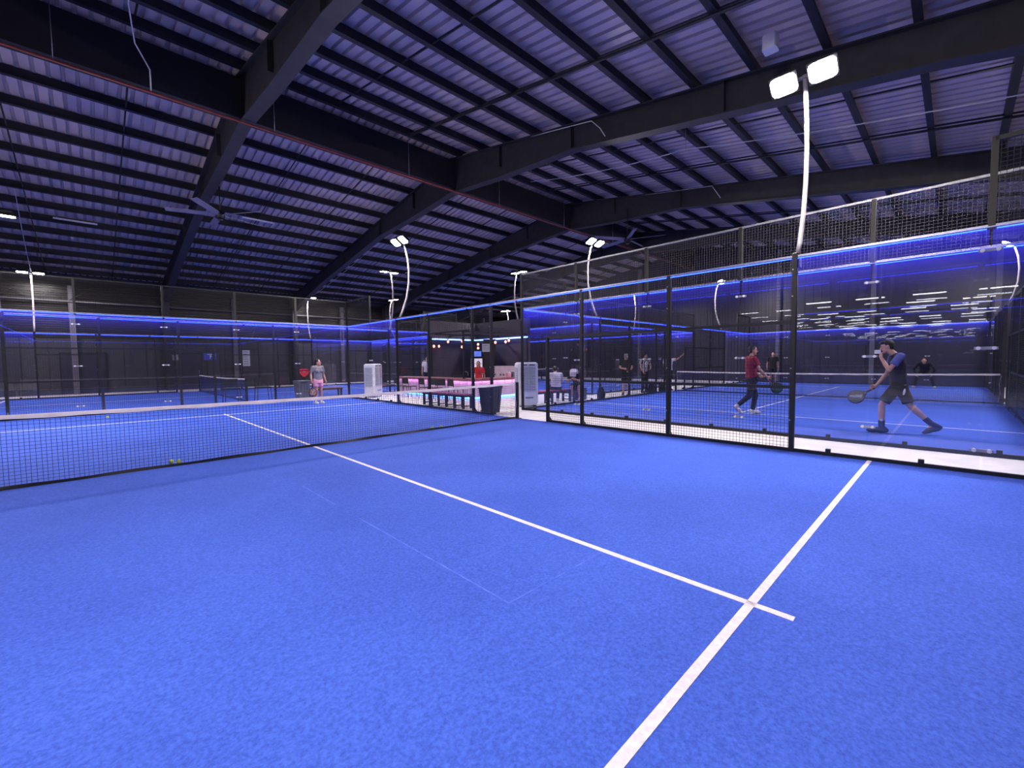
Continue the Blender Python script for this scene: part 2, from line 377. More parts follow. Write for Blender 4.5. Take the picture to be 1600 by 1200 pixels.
# ------------------------------------------------------------------ court kit (local: net along x at y = 0)
def wires(m, p0, ux, uz, w, h, step, r):
    p0 = Vector(p0); ux = Vector(ux); uz = Vector(uz); nx = max(1, round(w / step)); nz = max(1, round(h / step))
    for i in range(1, nx): a = p0 + ux * (w * i / nx); m.bar(a, a + uz * h, r)
    for i in range(1, nz): a = p0 + uz * (h * i / nz); m.bar(a, a + ux * w, r)
def court_turf(name):
    t = struct(MB().box((-5, -10, 0), (5, 10, .012)).build(name, M['turf']))
    def ln(a, b): 
        o = MB().box((a[0], a[1], .012), (b[0], b[1], .0155)).build('court_line', M['line'], t)
    ln((-5, -6.975), (5, -6.925)); ln((-5, 6.925), (5, 6.975))
    ln((-.025, -7.17), (.025, 7.17)); return t
def net_sag(x): return .92 - .04 * (1 - (x / 5) ** 2)
def padel_net(label, post_tall=.93, cell=.045):
    t = thing('padel_net', label, 'net')
    m = MB(); n = round(9.84 / cell)
    for i in range(n + 1):
        x = -4.92 + 9.84 * i / n; j = math.sin(i * 1.7) * .004
        m.bar((x + j, 0, .05), (x, 0, net_sag(x) - .04), .0038)
    for k in range(1, 19):
        f = k / 19; xs = [-4.92 + 9.84 * i / 12 for i in range(13)]
        for a, b in zip(xs[:-1], xs[1:]): m.bar((a, 0, .05 + f * (net_sag(a) - .09)), (b, 0, .05 + f * (net_sag(b) - .09)), .0038)
    m.build('net_mesh', M['netcord'], t)
    tp = MB(); xs = [-4.92 + 9.84 * i / 60 for i in range(61)]
    V = []; 
    for i, x in enumerate(xs):
        zt = net_sag(x); w = .012 + .003 * math.sin(i * 2.3); d = .052 + .005 * math.sin(i * 1.3)
        V += [(x, -w, zt - d), (x, -w, zt - .008), (x, 0, zt), (x, w, zt - .008), (x, w, zt - d)]
    F = []
    for i in range(60):
        for j in range(4): a = i * 5 + j; F.append((a, a + 5, a + 6, a + 1))
    tp.add(V, F, True); tp.build('net_tape', M['tape'], t)
    bb = MB(); V = []
    for i, x in enumerate(xs):
        h = .058 + .006 * math.sin(i * .9); V += [(x, -.010 + .006 * math.sin(i * .7), .016 + .006 * max(0, math.sin(i * .5))), (x, -.002, h)]
    bb.add(V, [(2 * i, 2 * i + 2, 2 * i + 3, 2 * i + 1) for i in range(60)]); bb.build('bottom_band', M['black'], t)
    for s in (-1, 1):
        p = MB().bbox((s * 4.98 - .035, -.04, 0), (s * 4.98 + .035, .04, post_tall), .008).build('net_post', M['black'], t)
        MB().box((s * 4.98 - .06, -.09, 0), (s * 4.98 + .06, .09, .02)).build('base_plate', M['black'], p)
        MB().tube([(s * 4.90, -.012, .06), (s * 4.93, -.015, .35), (s * 4.91, -.012, .6), (s * 4.94, 0, .86)], .006, 6).build('tie_cord', M['white'], t)
    return t
def clamp_mesh(axis, c, z):   # patch fitting: a thin plate with two pale discs either side of a glass joint
    m = MB()
    if axis == 'x':
        m.box((c[0] - .10, c[1] - .012, z - .018), (c[0] + .10, c[1] + .012, z + .018)); 
        d = [MB().tube([(c[0] + s, c[1] - .03, z), (c[0] + s, c[1] + .03, z)], .021, 12) for s in (-.065, .065)]
    else:
        m.box((c[0] - .012, c[1] - .10, z - .018), (c[0] + .012, c[1] + .10, z + .018))
        d = [MB().tube([(c[0] - .03, c[1] + s, z), (c[0] + .03, c[1] + s, z)], .021, 12) for s in (-.065, .065)]
    return m, d
def back_wall(label, topmat='topwire'):          # local y = 10, spans x -5..5
    t = thing('glass_back_wall', label, 'glass wall')
    y = 10.02
    for i in range(5):
        a = -5 + 2 * i
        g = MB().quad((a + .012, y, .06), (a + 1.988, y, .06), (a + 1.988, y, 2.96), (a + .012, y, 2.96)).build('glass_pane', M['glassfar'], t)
        for k in range(2):
            q = MB().box((a + .5 + k, y - .03, .05), (a + .56 + k, y + .03, .11)); q.build('floor_clip', M['black'], g)
        if i < 4:
            for z in (.3, 1.47, 2.68):
                m, d = clamp_mesh('x', (a + 2, y), z); m.build('joint_clamp', M['grille'], g); [e.build('clamp_disc', M['white'], g) for e in d]
        w = MB(); wires(w, (a, y + .03, 3.0), (1, 0, 0), (0, 0, 1), 2, 1, .05, .0045); w.build('mesh_panel', M[topmat], t)
    for i in range(6):
        x = -5 + 2 * i
        MB().box((x - .03, y + .005, 3.0 if 0 < i < 5 else 0), (x + .03, y + .065, 4.0)).build('post', M['black'], t)
    MB().box((-5, y - .02, 0), (5, y + .02, .06)).build('base_channel', M['black'], t)
    MB().box((-5, y - .025, 2.985), (5, y + .03, 3.02)).build('glass_rail', M['grey'], t)
    MB().box((-5, y + .01, 3.98), (5, y + .05, 4.015)).build('top_rail', M['grey' if topmat == 'topwire' else 'black'], t)
    for i in range(5): MB().box((-4.97 + 2 * i, y - .042, 2.964), (-3.03 + 2 * i, y - .030, 2.976)).build('led_strip', M['led'], t)
    return t
def side_fence(label, near=True):        # local x = 5, spans y -10..10
    t = thing('side_fence', label, 'court fence')
    x = 5.02
    for a in (-10, -8, 6, 8):
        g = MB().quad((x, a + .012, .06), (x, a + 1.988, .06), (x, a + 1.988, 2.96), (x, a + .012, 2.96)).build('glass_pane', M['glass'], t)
        for k in range(2): MB().box((x - .03, a + .5 + k, .05), (x + .03, a + .56 + k, .11)).build('floor_clip', M['black'], g)
        if a in (-10, 6):
            for z in (.3, 1.55, 2.72):
                m, d = clamp_mesh('y', (x, a + 2), z); m.build('joint_clamp', M['grille'], g); [e.build('clamp_disc', M['white'], g) for e in d]
    for a, b in ((-6, -4), (-4, -2), (-2, -1), (1, 2), (2, 4), (4, 6)):
        w = MB(); wires(w, (x, a, .04), (0, 1, 0), (0, 0, 1), b - a, 2.92, .05, .0042); w.build('mesh_panel', M['wire'], t)
    for a, b in ((-6, -1), (4, 6)): MB().box((x - .025, a, 1.985), (x + .025, b, 2.035)).build('rail', M['black'], t)
    MB().box((x - .025, -6, .985), (x + .025, -2, 1.035)).build('rail', M['black'], t)
    for y, h in ((-6, 3.05), (-4, 3), (-2, 3), (-1, 2.03), (1, 3), (1.8, 3), (4, 3), (6, 3.05)):
        q = MB(); q.bbox((x - .035, y - .035, 0), (x + .035, y + .035, h), .006); q.ext([(x + .03, .012), (x + .16, .012), (x + .03, .16)], 1, y - .01, y + .01)
        p = q.build('post', M['black'], t)
        for zz in (.5, 1.3, 2.4, 2.8):
            if zz < h: MB().tube([(x - .034, y + .02, zz), (x - .046, y + .02, zz)], .011, 8).build('bolt', M['grey'], p)
    for a, b in ((-10, -8), (8, 10)):
        w = MB(); wires(w, (x + .02, a, 3.03), (0, 1, 0), (0, 0, 1), 2, .95, .05, .0045); w.build('upper_mesh', M['wire'], t)
        q = MB(); e = a if a == 8 else b
        q.box((x - .03, e - .03, 3.0), (x + .03, e + .03, 4.03)); q.box((x - .03, a, 3.98), (x + .03, b, 4.03)); q.build('upper_frame', M['black'], t)
    for a, b in ((-10, -1), (1, 10)): MB().box((x - .02, a, 0), (x + .02, b, .06)).build('base_channel', M['black'], t)
    MB().box((x - .02, -10, 2.985), (x + .035, 10, 3.015)).build('glass_rail', M['grey'], t)
    ys = [-10, -8, -6, -4, -2, 0, 2, 4, 6, 8, 10]
    for a, b in zip(ys[:-1], ys[1:]): MB().box((x - .042, a + .04, 2.956), (x - .030, b - .04, 2.968)).build('led_strip', M['led'], t)
    return t
POLE = [(5.10, 2.98), (5.24, 3.25), (5.42, 3.75), (5.52, 4.25), (5.54, 4.75), (5.49, 5.2), (5.40, 5.55), (5.30, 5.80)]
def flood_pole(label, lens='lens', far=False):   # local: on the x = 5 wall, root at its foot
    t = thing('floodlight_pole', label, 'floodlight')
    m = MB(); m.tube([(x - 5, 0, z - 3) for x, z in POLE], .036, 10, .030); m.build('pole', M['polegrey'], t)
    MB().box((.0, -.055, -.16), (.15, .055, .05)).build('bracket', M['black'], t)
    MB().bar((.30, -.30, 2.76), (.30, .30, 2.76), .04).build('cross_arm', M['grey'], t)
    for s in (-1, 1):
        c = Vector((.22, s * .25, 2.74)); ti = .62 if not far else far
        ax = Vector((math.cos(ti), 0, -math.sin(ti))); nz = Vector((math.sin(ti), 0, math.cos(ti))); up = nz
        # lamp faces down and inwards
        a = ax * .165; b = Vector((0, .19, 0)); h = up * .05
        V = [c - a - b - h, c + a - b - h, c + a + b - h, c - a + b - h, c - a * .8 - b * .8 + h, c + a * .8 - b * .8 + h, c + a * .8 + b * .8 + h, c - a * .8 + b * .8 + h]
        q = MB().add(V, [(0, 3, 2, 1), (4, 5, 6, 7), (0, 1, 5, 4), (1, 2, 6, 5), (2, 3, 7, 6), (3, 0, 4, 7)])
        for k in range(6): q.bar(c + a * (-.7 + .28 * k) - b * .7 + h * 1.3, c + a * (-.7 + .28 * k) + b * .7 + h * 1.3, .012, .04)
        hd = q.build('lamp_head', M['black'], t)
        d = h * 1.06; a2 = a * .9; b2 = b * .9
        MB().quad(*[c - d + a2 * u + b2 * v for u, v in ((-1, -.6), (-.88, -.88), (-.6, -1), (.6, -1), (.88, -.88), (1, -.6), (1, .6), (.88, .88), (.6, 1), (-.6, 1), (-.88, .88), (-1, .6))]).build('lens', M[lens], hd)
    return t

COURTS = dict(A=((0, 0), 0), B=((16.52, -3.75), PI / 2), C=((1.5, 16.2), PI / 2), D=((17.4, 13.0), 0))
def put(c, local, a=0):
    (cx, cy), r = COURTS[c]; x, y = rotz(local, r); return (cx + x, cy + y, 0), r + a
t0 = court_turf('court_turf')
for c in 'BCD':
    l, r = put(c, (0, 0)); o = t0.copy(); COL.objects.link(o); o.location = l; o.rotation_euler = (0, 0, r)
    for ch_ in t0.children: d = ch_.copy(); COL.objects.link(d); d.parent = o
for a, b in (((-1.006, -5.93, .012), (-.994, -3.9, .0135)), ((-1.0, -5.936, .012), (.1, -5.924, .0135)), ((-1.006, -3.35, .012), (-.994, -2.4, .0135))):
    MB().box(a, b).build('turf_seam', M['seam'], t0)
net0 = padel_net('black padel net with white tape crossing the near blue court')
dup(net0, *put('B', (0, 0)), 'padel net behind the man in the maroon shirt')
dup(net0, *put('C', (0, 0)), 'padel net on the far court beside two tall black chairs')
dup(net0, *put('D', (0, 0)), 'padel net on the court beyond the bar')
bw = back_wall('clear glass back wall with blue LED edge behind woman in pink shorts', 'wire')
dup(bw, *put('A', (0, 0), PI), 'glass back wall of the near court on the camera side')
bp_ = back_wall('glass back wall with lit mesh top, just beyond the near fence'); (bp_.location, _r) = put('B', (0, 0)); bp_.rotation_euler = (0, 0, _r)
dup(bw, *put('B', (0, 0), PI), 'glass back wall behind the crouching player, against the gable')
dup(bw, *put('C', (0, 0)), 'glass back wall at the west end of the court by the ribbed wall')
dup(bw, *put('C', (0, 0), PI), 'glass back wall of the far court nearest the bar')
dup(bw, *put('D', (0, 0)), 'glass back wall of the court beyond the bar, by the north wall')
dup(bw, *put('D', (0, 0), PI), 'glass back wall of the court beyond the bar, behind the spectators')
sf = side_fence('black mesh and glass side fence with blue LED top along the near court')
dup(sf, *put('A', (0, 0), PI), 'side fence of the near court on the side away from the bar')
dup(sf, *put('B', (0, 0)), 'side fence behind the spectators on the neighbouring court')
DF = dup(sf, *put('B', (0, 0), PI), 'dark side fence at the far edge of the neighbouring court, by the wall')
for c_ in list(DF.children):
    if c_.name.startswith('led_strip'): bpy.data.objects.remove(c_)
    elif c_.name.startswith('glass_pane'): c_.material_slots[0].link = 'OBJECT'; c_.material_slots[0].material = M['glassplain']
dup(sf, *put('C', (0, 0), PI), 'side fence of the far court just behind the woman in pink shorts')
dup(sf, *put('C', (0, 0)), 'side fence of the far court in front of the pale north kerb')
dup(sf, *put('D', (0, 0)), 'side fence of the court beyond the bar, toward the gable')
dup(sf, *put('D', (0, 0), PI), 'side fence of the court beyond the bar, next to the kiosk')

P0 = flood_pole('curved white floodlight pole with twin lamps, tallest, on the near mesh fence post')
P0.location = (5.02, -6, 3)
dup(P0, (5.02, 6, 3), 0, 'curved white floodlight pole on the near fence in front of the bar')
Q1 = dup(P0, (-5.02, 6, 3), PI, 'floodlight pole on the unseen fence of the near court, past the net')
Q2 = dup(P0, (-5.02, -6, 3), PI, 'floodlight pole on the unseen fence of the near court, beside the camera')
for q_ in (Q1, Q2):  # unseen poles get a darkened material so their glass reflections stay dim
    for c_ in q_.children:
        if c_.name.startswith('pole'): c_.material_slots[0].link = 'OBJECT'; c_.material_slots[0].material = M['steel']
PF = flood_pole('floodlight pole with starburst lamp behind the spectators bench', 'lensfar', .5)
PG = flood_pole('twin floodlight pole on the far court', 'lensfar', .06)
LBL = {('B', 0): ['floodlight pole with bright lamp above the seated spectator in white', 'slim floodlight pole above the man leaning on the net post'],
       ('B', 1): ['floodlight pole on the dark far fence of the neighbouring court, nearer the camera', 'floodlight pole on the dark far fence of the neighbouring court, by the gable'],
       ('C', 0): ['floodlight pole far over the ribbed wall with a flat twin lamp, beyond the largest one', 'floodlight pole by the north wall above the woman in pink shorts'],
       ('C', 1): ['large bright floodlight at the picture edge over the far court', 'slim twin-lamp floodlight pole beside the curved white pole by the bar'],
       ('D', 0): ['floodlight pole beyond the bar toward the gable and north wall', 'floodlight pole beyond the bar toward the gable and spectators'],
       ('D', 1): ['small slanted floodlight low under the roof behind the curved pole', 'small dim floodlight over the kiosk roof']}
first = {}
for c in 'BCD':
    for side in (0, 1):
        for k, yy in enumerate((6, -6)):
            loc, r = put(c, (5.02 if side == 0 else -5.02, yy), PI * side)
            loc = (loc[0], loc[1], 3)
            idx = k if c != 'D' else k
            l = LBL[(c, side)][1 - k if c == 'B' and False else k]
            q = PF if c == 'B' else PG
            if q.name not in first: q.location = loc; q.rotation_euler = (0, 0, r); q['label'] = l; first[q.name] = 1
            else: dup(q, loc, r, l)

# ------------------------------------------------------------------ roof fittings
tag(MB().tube([(X0, YR - .4, 7.52), (X1, YR - .4, 7.52)], .028, 8).build('sprinkler_pipe', M['redpipe']), 'thin dull red sprinkler pipe running under the roof ridge', 'pipe')
hang = bpy.data.objects['sprinkler_pipe']
for i in range(10): MB().tube([(X0 + 2 + i * 4, YR - .4, 7.53), (X0 + 2 + i * 4, YR - .4, 8.9)], .007, 6).build('hanger_rod', M['grey'], hang)
def cable(label, pts, r=.011, m='white'):
    return tag(MB().tube(pts, r, 6).build('power_cable', M[m]), label, 'cable')
def sagline(a, b, s, n=12):
    a = Vector(a); b = Vector(b); return [a.lerp(b, i / n) - Vector((0, 0, s * 4 * (i / n) * (1 - i / n))) for i in range(n + 1)]
wc = cable('white cable slung below the roof beyond the second roof beam', sagline((9, 3.2, 7.95), (9, -2.5, 7.1), .12) + sagline((9, -2.5, 7.1), (9, -8.8, 5.9), .08)[1:])
for y_, z_ in ((3.2, 7.95), (-2.5, 7.1), (-8.8, 5.9)): MB().tube([(9, y_, z_), (9, y_, zroof(y_) - .01)], .006, 6).build('hanger_wire', M['grey'], wc)
cable('white cable clipped along the second roof beam ending in a short hook', [(7.0, 4.6, 8.75), (7.0, 1, 8.1), (6.95, -.9, 7.72), (6.9, -1.2, 7.4), (6.9, -1.35, 7.15)])
cable('white cable clipped along the third roof beam near the bar', [(13.7, 4.4, 8.72), (13.7, 1, 8.1), (13.65, -1.4, 7.7), (13.65, -1.7, 7.2)])
cable('thin cable dropping from the roof to the lamp by the ribbed wall', sagline((-4.3, 14.2, 7.60), (-4.45, 21.0, 5.7), .25), .009)
cable('thin cable dropping from the roof to the lamp above the woman', sagline((8.2, 12.5, 7.88), (7.5, 21.0, 5.7), .15), .009)
cable('white conduit dropping past the ridge near the first roof beam', [(-1.9, 2.2, 8.3), (-1.9, 3.6, 8.45), (-1.75, 4.7, 8.35), (-1.5, 4.9, 8.0), (-1.5, 4.9, 7.55)], .014)
def fan(label, loc, rz, rod):
    t = thing('ceiling_fan', label, 'fan', loc, rz)
    MB().tube([(0, 0, rod), (0, 0, .1)], .02, 8).build('rod', M['black'], t)
    m = MB(); m.tube([(0, 0, -.12), (0, 0, .12)], .14, 16); m.tube([(0, 0, -.2), (0, 0, -.12)], .07, 14); m.build('motor', M['black'], t)
    for k in range(5):
        a = 2 * PI * k / 5; b = MB()
        ca, sa = math.cos(a), math.sin(a)
        V = []
        for r, w in ((.12, .05), (.35, .10), (1.5, .085)):
            for s in (-1, 1):
                for dz in (-.008, .008): V.append((ca * r - sa * w * s, sa * r + ca * w * s, s * .03 + dz))
        F = []
        for i in (0, 4): F += [(i, i + 4, i + 6, i + 2), (i + 1, i + 3, i + 7, i + 5), (i, i + 1, i + 5, i + 4), (i + 2, i + 6, i + 7, i + 3)]
        F += [(0, 2, 3, 1), (8, 9, 11, 10)]
        b.add(V, F); b.build('blade', M['bluefan'], t)
    return t
fan('large ceiling fan hanging under the first roof beam, over the far court', (.62, 9.7, 6.5), .3, .95)
fan('large ceiling fan with pale blades behind the bright lamp by the bar', (13.6, 2.0, 6.5), .1, 1.25)
tag(MB().bbox((5.98, -5.42, 6.86), (6.2, -5.2, 7.12), .02).build('roof_speaker', M['white']), 'small white box fixed under a purlin above the twin lamps', 'speaker')
for i, (x, y) in enumerate(((-2.9, 15.9), (2.6, 12.9))):
    t = thing('roof_tube', ['unlit white tube lamp under the roof, nearer the first wall lamp', 'unlit white tube lamp under the roof beside the fan'][i], 'tube lamp', (x, y, zroof(y) - .32))
    MB().box((-.6, -.04, -.05), (.6, .04, 0)).build('casing', M['white'], t)
    MB().tube([(-.5, 0, 0), (-.5, 0, .12)], .01, 6).build('hanger', M['grey'], t); MB().tube([(.5, 0, 0), (.5, 0, .12)], .01, 6).build('hanger', M['grey'], t)

# ------------------------------------------------------------------ small things on the courts
def ball(x, y, label):
    t = thing('padel_ball', label, 'ball', (x, y, .0125 + .033), 0, 'loose padel balls')
    MB().sph((0, 0, 0), .033, 18, 12).build('felt', M['ball'], t)
    pts = [(.0335 * math.cos(a) * math.cos(.45 * math.sin(2 * a)), .0335 * math.sin(a) * math.cos(.45 * math.sin(2 * a)), .0335 * math.sin(.45 * math.sin(2 * a))) for a in [2 * PI * i / 32 for i in range(33)]]
    MB().tube(pts, .0015, 5, cap=False).build('seam', M['white'], t); return t
b0 = ball(-1.95, .26, 'yellow ball behind the net, the one nearer the picture edge')
dup(b0, (-1.87, .17, .0455), 1, 'yellow ball behind the net touching distance from its twin, nearer the centre line', 'loose padel balls')
dup(b0, (-2.47, 8.6, .0455), 2, 'yellow ball lying far back near the glass wall, below the net tape', 'loose padel balls')
dup(b0, (2.47, .07, .0455), .4, 'ball against the net foot, the one nearer the centre line', 'loose padel balls')
dup(b0, (2.70, .07, .0455), .9, 'ball against the net foot, the one nearer the net post', 'loose padel balls')

def cooler(label, loc, rz):
    t = thing('air_cooler', label, 'air cooler', loc, rz)
    b = MB(); b.bbox((-.33, -.26, .10), (.33, .26, 1.42), .05); b.bbox((-.30, -.24, .04), (.30, .24, .12), .03); b.build('body', M['plastic'], t)
    g = MB(); g.box((-.24, -.275, .50), (.24, -.258, 1.26)); gr = g.build('front_grille', M['grille'], t)
    l = MB()
    for i in range(15): l.bar((-.24, -.285, .53 + i * .05), (.24, -.285, .53 + i * .05), .016, .02)
    l.bar((0, -.287, .5), (0, -.287, 1.26), .02); l.build('louvre', M['plastic'], gr)
    for s in (-1, 1):
        q = MB().box((s * .332, -.17, .45), (s * .345, .17, 1.25)); sp = q.build('side_grille', M['grille'], t)
        l = MB()
        for i in range(13): l.box((min(s * .345, s * .352), -.17, .48 + i * .06), (max(s * .345, s * .352), .17, .495 + i * .06))
        l.build('louvre', M['plastic'], sp)
    c = MB(); c.box((-.22, -.268, 1.31), (-.04, -.258, 1.36)); c.box((.04, -.268, 1.31), (.22, -.258, 1.36)); c.build('control_panel', M['ink'], t)
    MB().box((-.10, -.268, .27), (.16, -.258, .31)).build('water_gauge', M['ink'], t)
    for sx in (-.25, .25):
        for sy in (-.2, .2): MB().tube([(sx, sy - .015, .03), (sx, sy + .015, .03)], .03, 12).build('caster', M['black'], t)
    return t
c0 = cooler('tall pale air cooler behind the net, next to the corner of the near court', (5.95, 9.75, 0), .55)
dup(c0, (7.35, 1.95, 0), .0, 'tall pale air cooler at the glass corner beside the net post')
c1 = [o for o in COL.objects if o.name.startswith('air_cooler')][-1]; c1.rotation_euler = (0, 0, -.55)

def wbin(label, loc, rz, m, h, w):
    t = thing('waste_bin', label, 'bin', loc, rz)
    b = MB(); V = []
    for z, k in ((0, .78), (.05, .80), (h * .93, 1.0), (h * .93, 1.06), (h, 1.06)): 
        a = w / 2 * k; V += [(-a, -a, z), (a, -a, z), (a, a, z), (-a, a, z)]
    F = [(3, 2, 1, 0)] + [(i * 4 + j, i * 4 + (j + 1) % 4, i * 4 + 4 + (j + 1) % 4, i * 4 + 4 + j) for i in range(4) for j in range(4)] + [(16, 17, 18, 19)]
    b.add(V, F)
    for s in (-1, 1):
        for k in (-.25, 0, .25): b.bar((s * w * .41, k * w, .06), (s * w * .50, k * w, h * .9), .03, .02); b.bar((k * w, s * w * .41, .06), (k * w, s * w * .50, h * .9), .03, .02)
    b.build('body', M[m], t)
    l = MB(); a = w / 2 * 1.12; l.bbox((-a, -a, h), (a, a, h + .045), .02); l.box((-a * .5, -a - .04, h + .01), (a * .5, -a, h + .03)); l.build('lid', M[m], t)
    for s in (-1, 1): MB().tube([(s * w * .3 - .02, w * .42, .04), (s * w * .3 + .02, w * .42, .04)], .05, 12).build('wheel', M['black'], t)
    return t
wbin('grey lidded waste bin outside the glass behind the woman in pink shorts', (3.32, 10.62, 0), .1, 'bingrey', .74, .46)
wbin('dark ribbed waste bin between the fence posts beside the net post', (5.42, 1.52, 0), .05, 'bin', .74, .47)

def bench(label, loc, rz, L_, m, legs, frame_m='black', h=.45, name='bench'):
    t = thing(name, label, 'bench', loc, rz)
    s = MB()
    for k in range(3): s.box((-L_ / 2, -.18 + k * .125, h - .035), (L_ / 2, -.18 + k * .125 + .11, h))
    s.build('seat', M[m], t)
    MB().box((-L_ / 2, -.185, h - .09), (L_ / 2, .19, h - .036)).build('apron', M[frame_m], t)
    for i in range(legs):
        x = -L_ / 2 + .05 + (L_ - .1) * i / (legs - 1); g = MB()
        for y in (-.15, .15): g.box((x - .03, y - .03, 0), (x + .03, y + .03, h - .09))
        g.bar((x, -.15, .08), (x, .15, .08), .03); g.build('leg_frame', M[frame_m], t)
    return t
bench('low wooden bench outside the glass behind the woman in pink shorts', (4.25, 10.62, 0), .0, 1.3, 'wood', 2)
bench('long low purple-lit bench outside the mesh fence, in front of bar chairs', (5.62, 3.95, 0), PI / 2, 2.3, 'benchlit', 6)
bench('red topped bench with a spectator in white seated on it', (8.45, 1.95, 0), .03, 2.1, 'redpad', 3)
bench('wooden bench beside the pale air cooler at the far court', (7.1, 10.5, 0), .0, 1.3, 'wood', 2)

# ------------------------------------------------------------------ bar and kiosk
BX, BY = 7.4, 4.75
t = thing('bar_counter', 'long bar counter with wooden top and pink-lit panels', 'bar counter', (0, 0, 0))
m = MB(); m.box((BX - .12, BY - .12, .77), (BX + .5, 10.1, .82)); m.box((BX + .5, BY - .12, .77), (10.4, BY + .5, .82)); m.box((BX - .12, BY - .12, .725), (BX - .10, 10.1, .77)); m.box((BX - .10, BY - .12, .725), (10.4, BY - .10, .77)); m.build('counter_top', M['woodtop'], t)
m = MB(); m.box((BX, BY, .13), (BX + .36, 10.0, .77)); m.box((BX + .36, BY, .13), (10.3, BY + .36, .77))
for i in range(14): m.box((BX - .012, BY + .03 + i * .38, .14), (BX, BY + .37 + i * .38, .76))
for i in range(7): m.box((BX + .03 + i * .4, BY - .012, .14), (BX + .39 + i * .4, BY, .76))
m.build('front_panel', M['panelw'], t)
m = MB(); m.box((BX + .10, BY + .10, 0), (BX + .36, 9.9, .13)); m.box((BX + .36, BY + .10, 0), (10.2, BY + .36, .13)); m.build('plinth', M['white'], t)
m = MB(); m.box((BX + .02, BY + .02, .06), (BX + .09, 10, .125)); m.box((BX + .09, BY + .02, .06), (10.3, BY + .09, .125)); m.build('blue_led_strip', M['ledbar'], t)
m = MB(); m.box((BX - .075, BY - .075, .757), (BX - .05, 10, .768)); m.box((BX - .05, BY - .075, .757), (10.3, BY - .05, .768)); m.build('pink_led_strip', M['ledp'], t)
t = thing('drink_kiosk', 'dark corner kiosk behind the bar with white LED fascia', 'kiosk', (0, 0, 0))
m = MB(); m.box((8.1, 8.75, 0), (11.0, 8.85, 2.5)); m.box((10.9, 5.2, 0), (11.0, 8.75, 2.5)); m.build('back_panel', M['kioskwall'], t)
m = MB(); m.box((8.1, 8.6, 2.52), (10.9, 8.75, 3.3))
for i in range(28): m.box((8.1 + i * .1, 8.585, 2.53), (8.14 + i * .1, 8.6, 3.28))
m.build('fascia', M['column'], t)
m = MB(); m.box((10.75, 5.1, 2.52), (10.9, 8.75, 3.3)); m.build('fascia', M['gable'], t)
m = MB(); m.box((8.1, 8.56, 2.46), (10.75, 8.60, 2.52)); m.box((10.70, 5.1, 2.46), (10.75, 8.56, 2.52)); m.build('led_strip', M['ledw'], t)
m = MB()
for y in (5.2, 7.0): m.box((7.3, y - .04, 2.56), (10.8, y + .04, 2.62))
for x in (7.6, 9.2): m.box((x - .04, 5.2, 2.62), (x + .04, 8.6, 2.68))
m.box((7.3, 5.16, 0.82), (7.36, 5.22, 2.6)); m.box((8.1, 8.5, 0), (8.16, 8.56, 2.6)); m.box((10.7, 5.1, 0), (10.76, 5.16, 2.6))
m.build('pergola_frame', M['black'], t)
# pendant bulbs
BULB = [(678, 541), (686, 541), (700, 534), (722, 533), (722, 542), (747, 538), (747, 544), (774, 535), (790, 534), (795, 532)]
CAM = Vector((-2.73, -7.756, 1.461)); YAW, PIT, ROL, FPX = .77124, -.0528, -.01192, 675.15
def basis():
    f = Vector((math.sin(YAW) * math.cos(PIT), math.cos(YAW) * math.cos(PIT), math.sin(PIT)))
    r = Vector((math.cos(YAW), -math.sin(YAW), 0)); u = r.cross(f)
    c, s = math.cos(ROL), math.sin(ROL)
    return r * c + u * s, u * c - r * s, f
CR, CU, CF = basis()
def at(px, py, depth): return CAM + (CF + CR * ((px - 800) / FPX) - CU * ((py - 600) / FPX)) * depth
bp = None
for i, (px, py) in enumerate(BULB):
    p = at(px, py, 17.6 + (i * 3 % 4) * .45)
    lab = 'glowing amber pendant bulb above the bar, ' + ['first from the fence post over the bar end', 'second from the fence post over the bar end', 'third along the bar, hung high', 'upper of the pair over the counter middle', 'lower of the pair over the counter middle', 'upper of the pair above the television', 'lower of the pair above the television', 'beside the paper notice board', 'first of the close pair over the shelves', 'last of the close pair over the shelves'][i]
    if bp is None:
        bp = thing('pendant_bulb', lab, 'pendant light', p, 0, 'amber pendant bulbs over the bar')
        MB().ell((0, 0, 0), ((.045, 0, 0), (0, .045, 0), (0, 0, .055))).build('bulb', M['bulb'], bp)
        MB().tube([(0, 0, .05), (0, 0, .11)], .022, 10).build('socket', M['black'], bp)
        MB().tube([(0, 0, .11), (0, 0, .42)], .005, 6).build('cord', M['black'], bp)
    else: dup(bp, p, 0, lab, 'amber pendant bulbs over the bar')
# bar chairs
def chair(label, loc, rz):
    t = thing('bar_chair', label, 'chair', loc, rz, 'black chairs along the bar')
    MB().bbox((-.21, -.21, .44), (.21, .21, .475), .015).build('seat', M['chair'], t)
    V = []
    b = MB(); b.ext([(-.20, .58), (.20, .58), (.20, .80), (.17, .83), (-.17, .83), (-.20, .80)], 1, -.235, -.215); b.build('backrest', M['chair'], t)
    for sx in (-.20, .20):
        MB().tube([(sx, -.22, 0), (sx, -.20, .44), (sx, -.225, .80)], .012, 8).build('leg', M['chair'], t)
        MB().tube([(sx, .22, 0), (sx, .19, .44)], .012, 8).build('leg', M['chair'], t)
    f = MB(); f.tube([(-.2, -.2, .16), (.2, -.2, .16)], .008, 6); f.tube([(-.2, .2, .16), (.2, .2, .16)], .008, 6); f.build('stretcher', M['chair'], t)
    return t
def on_x(px, x): d = CF + CR * ((px - 800) / FPX); k = (x - CAM.x) / d.x; return CAM.y + d.y * k
ch0 = None
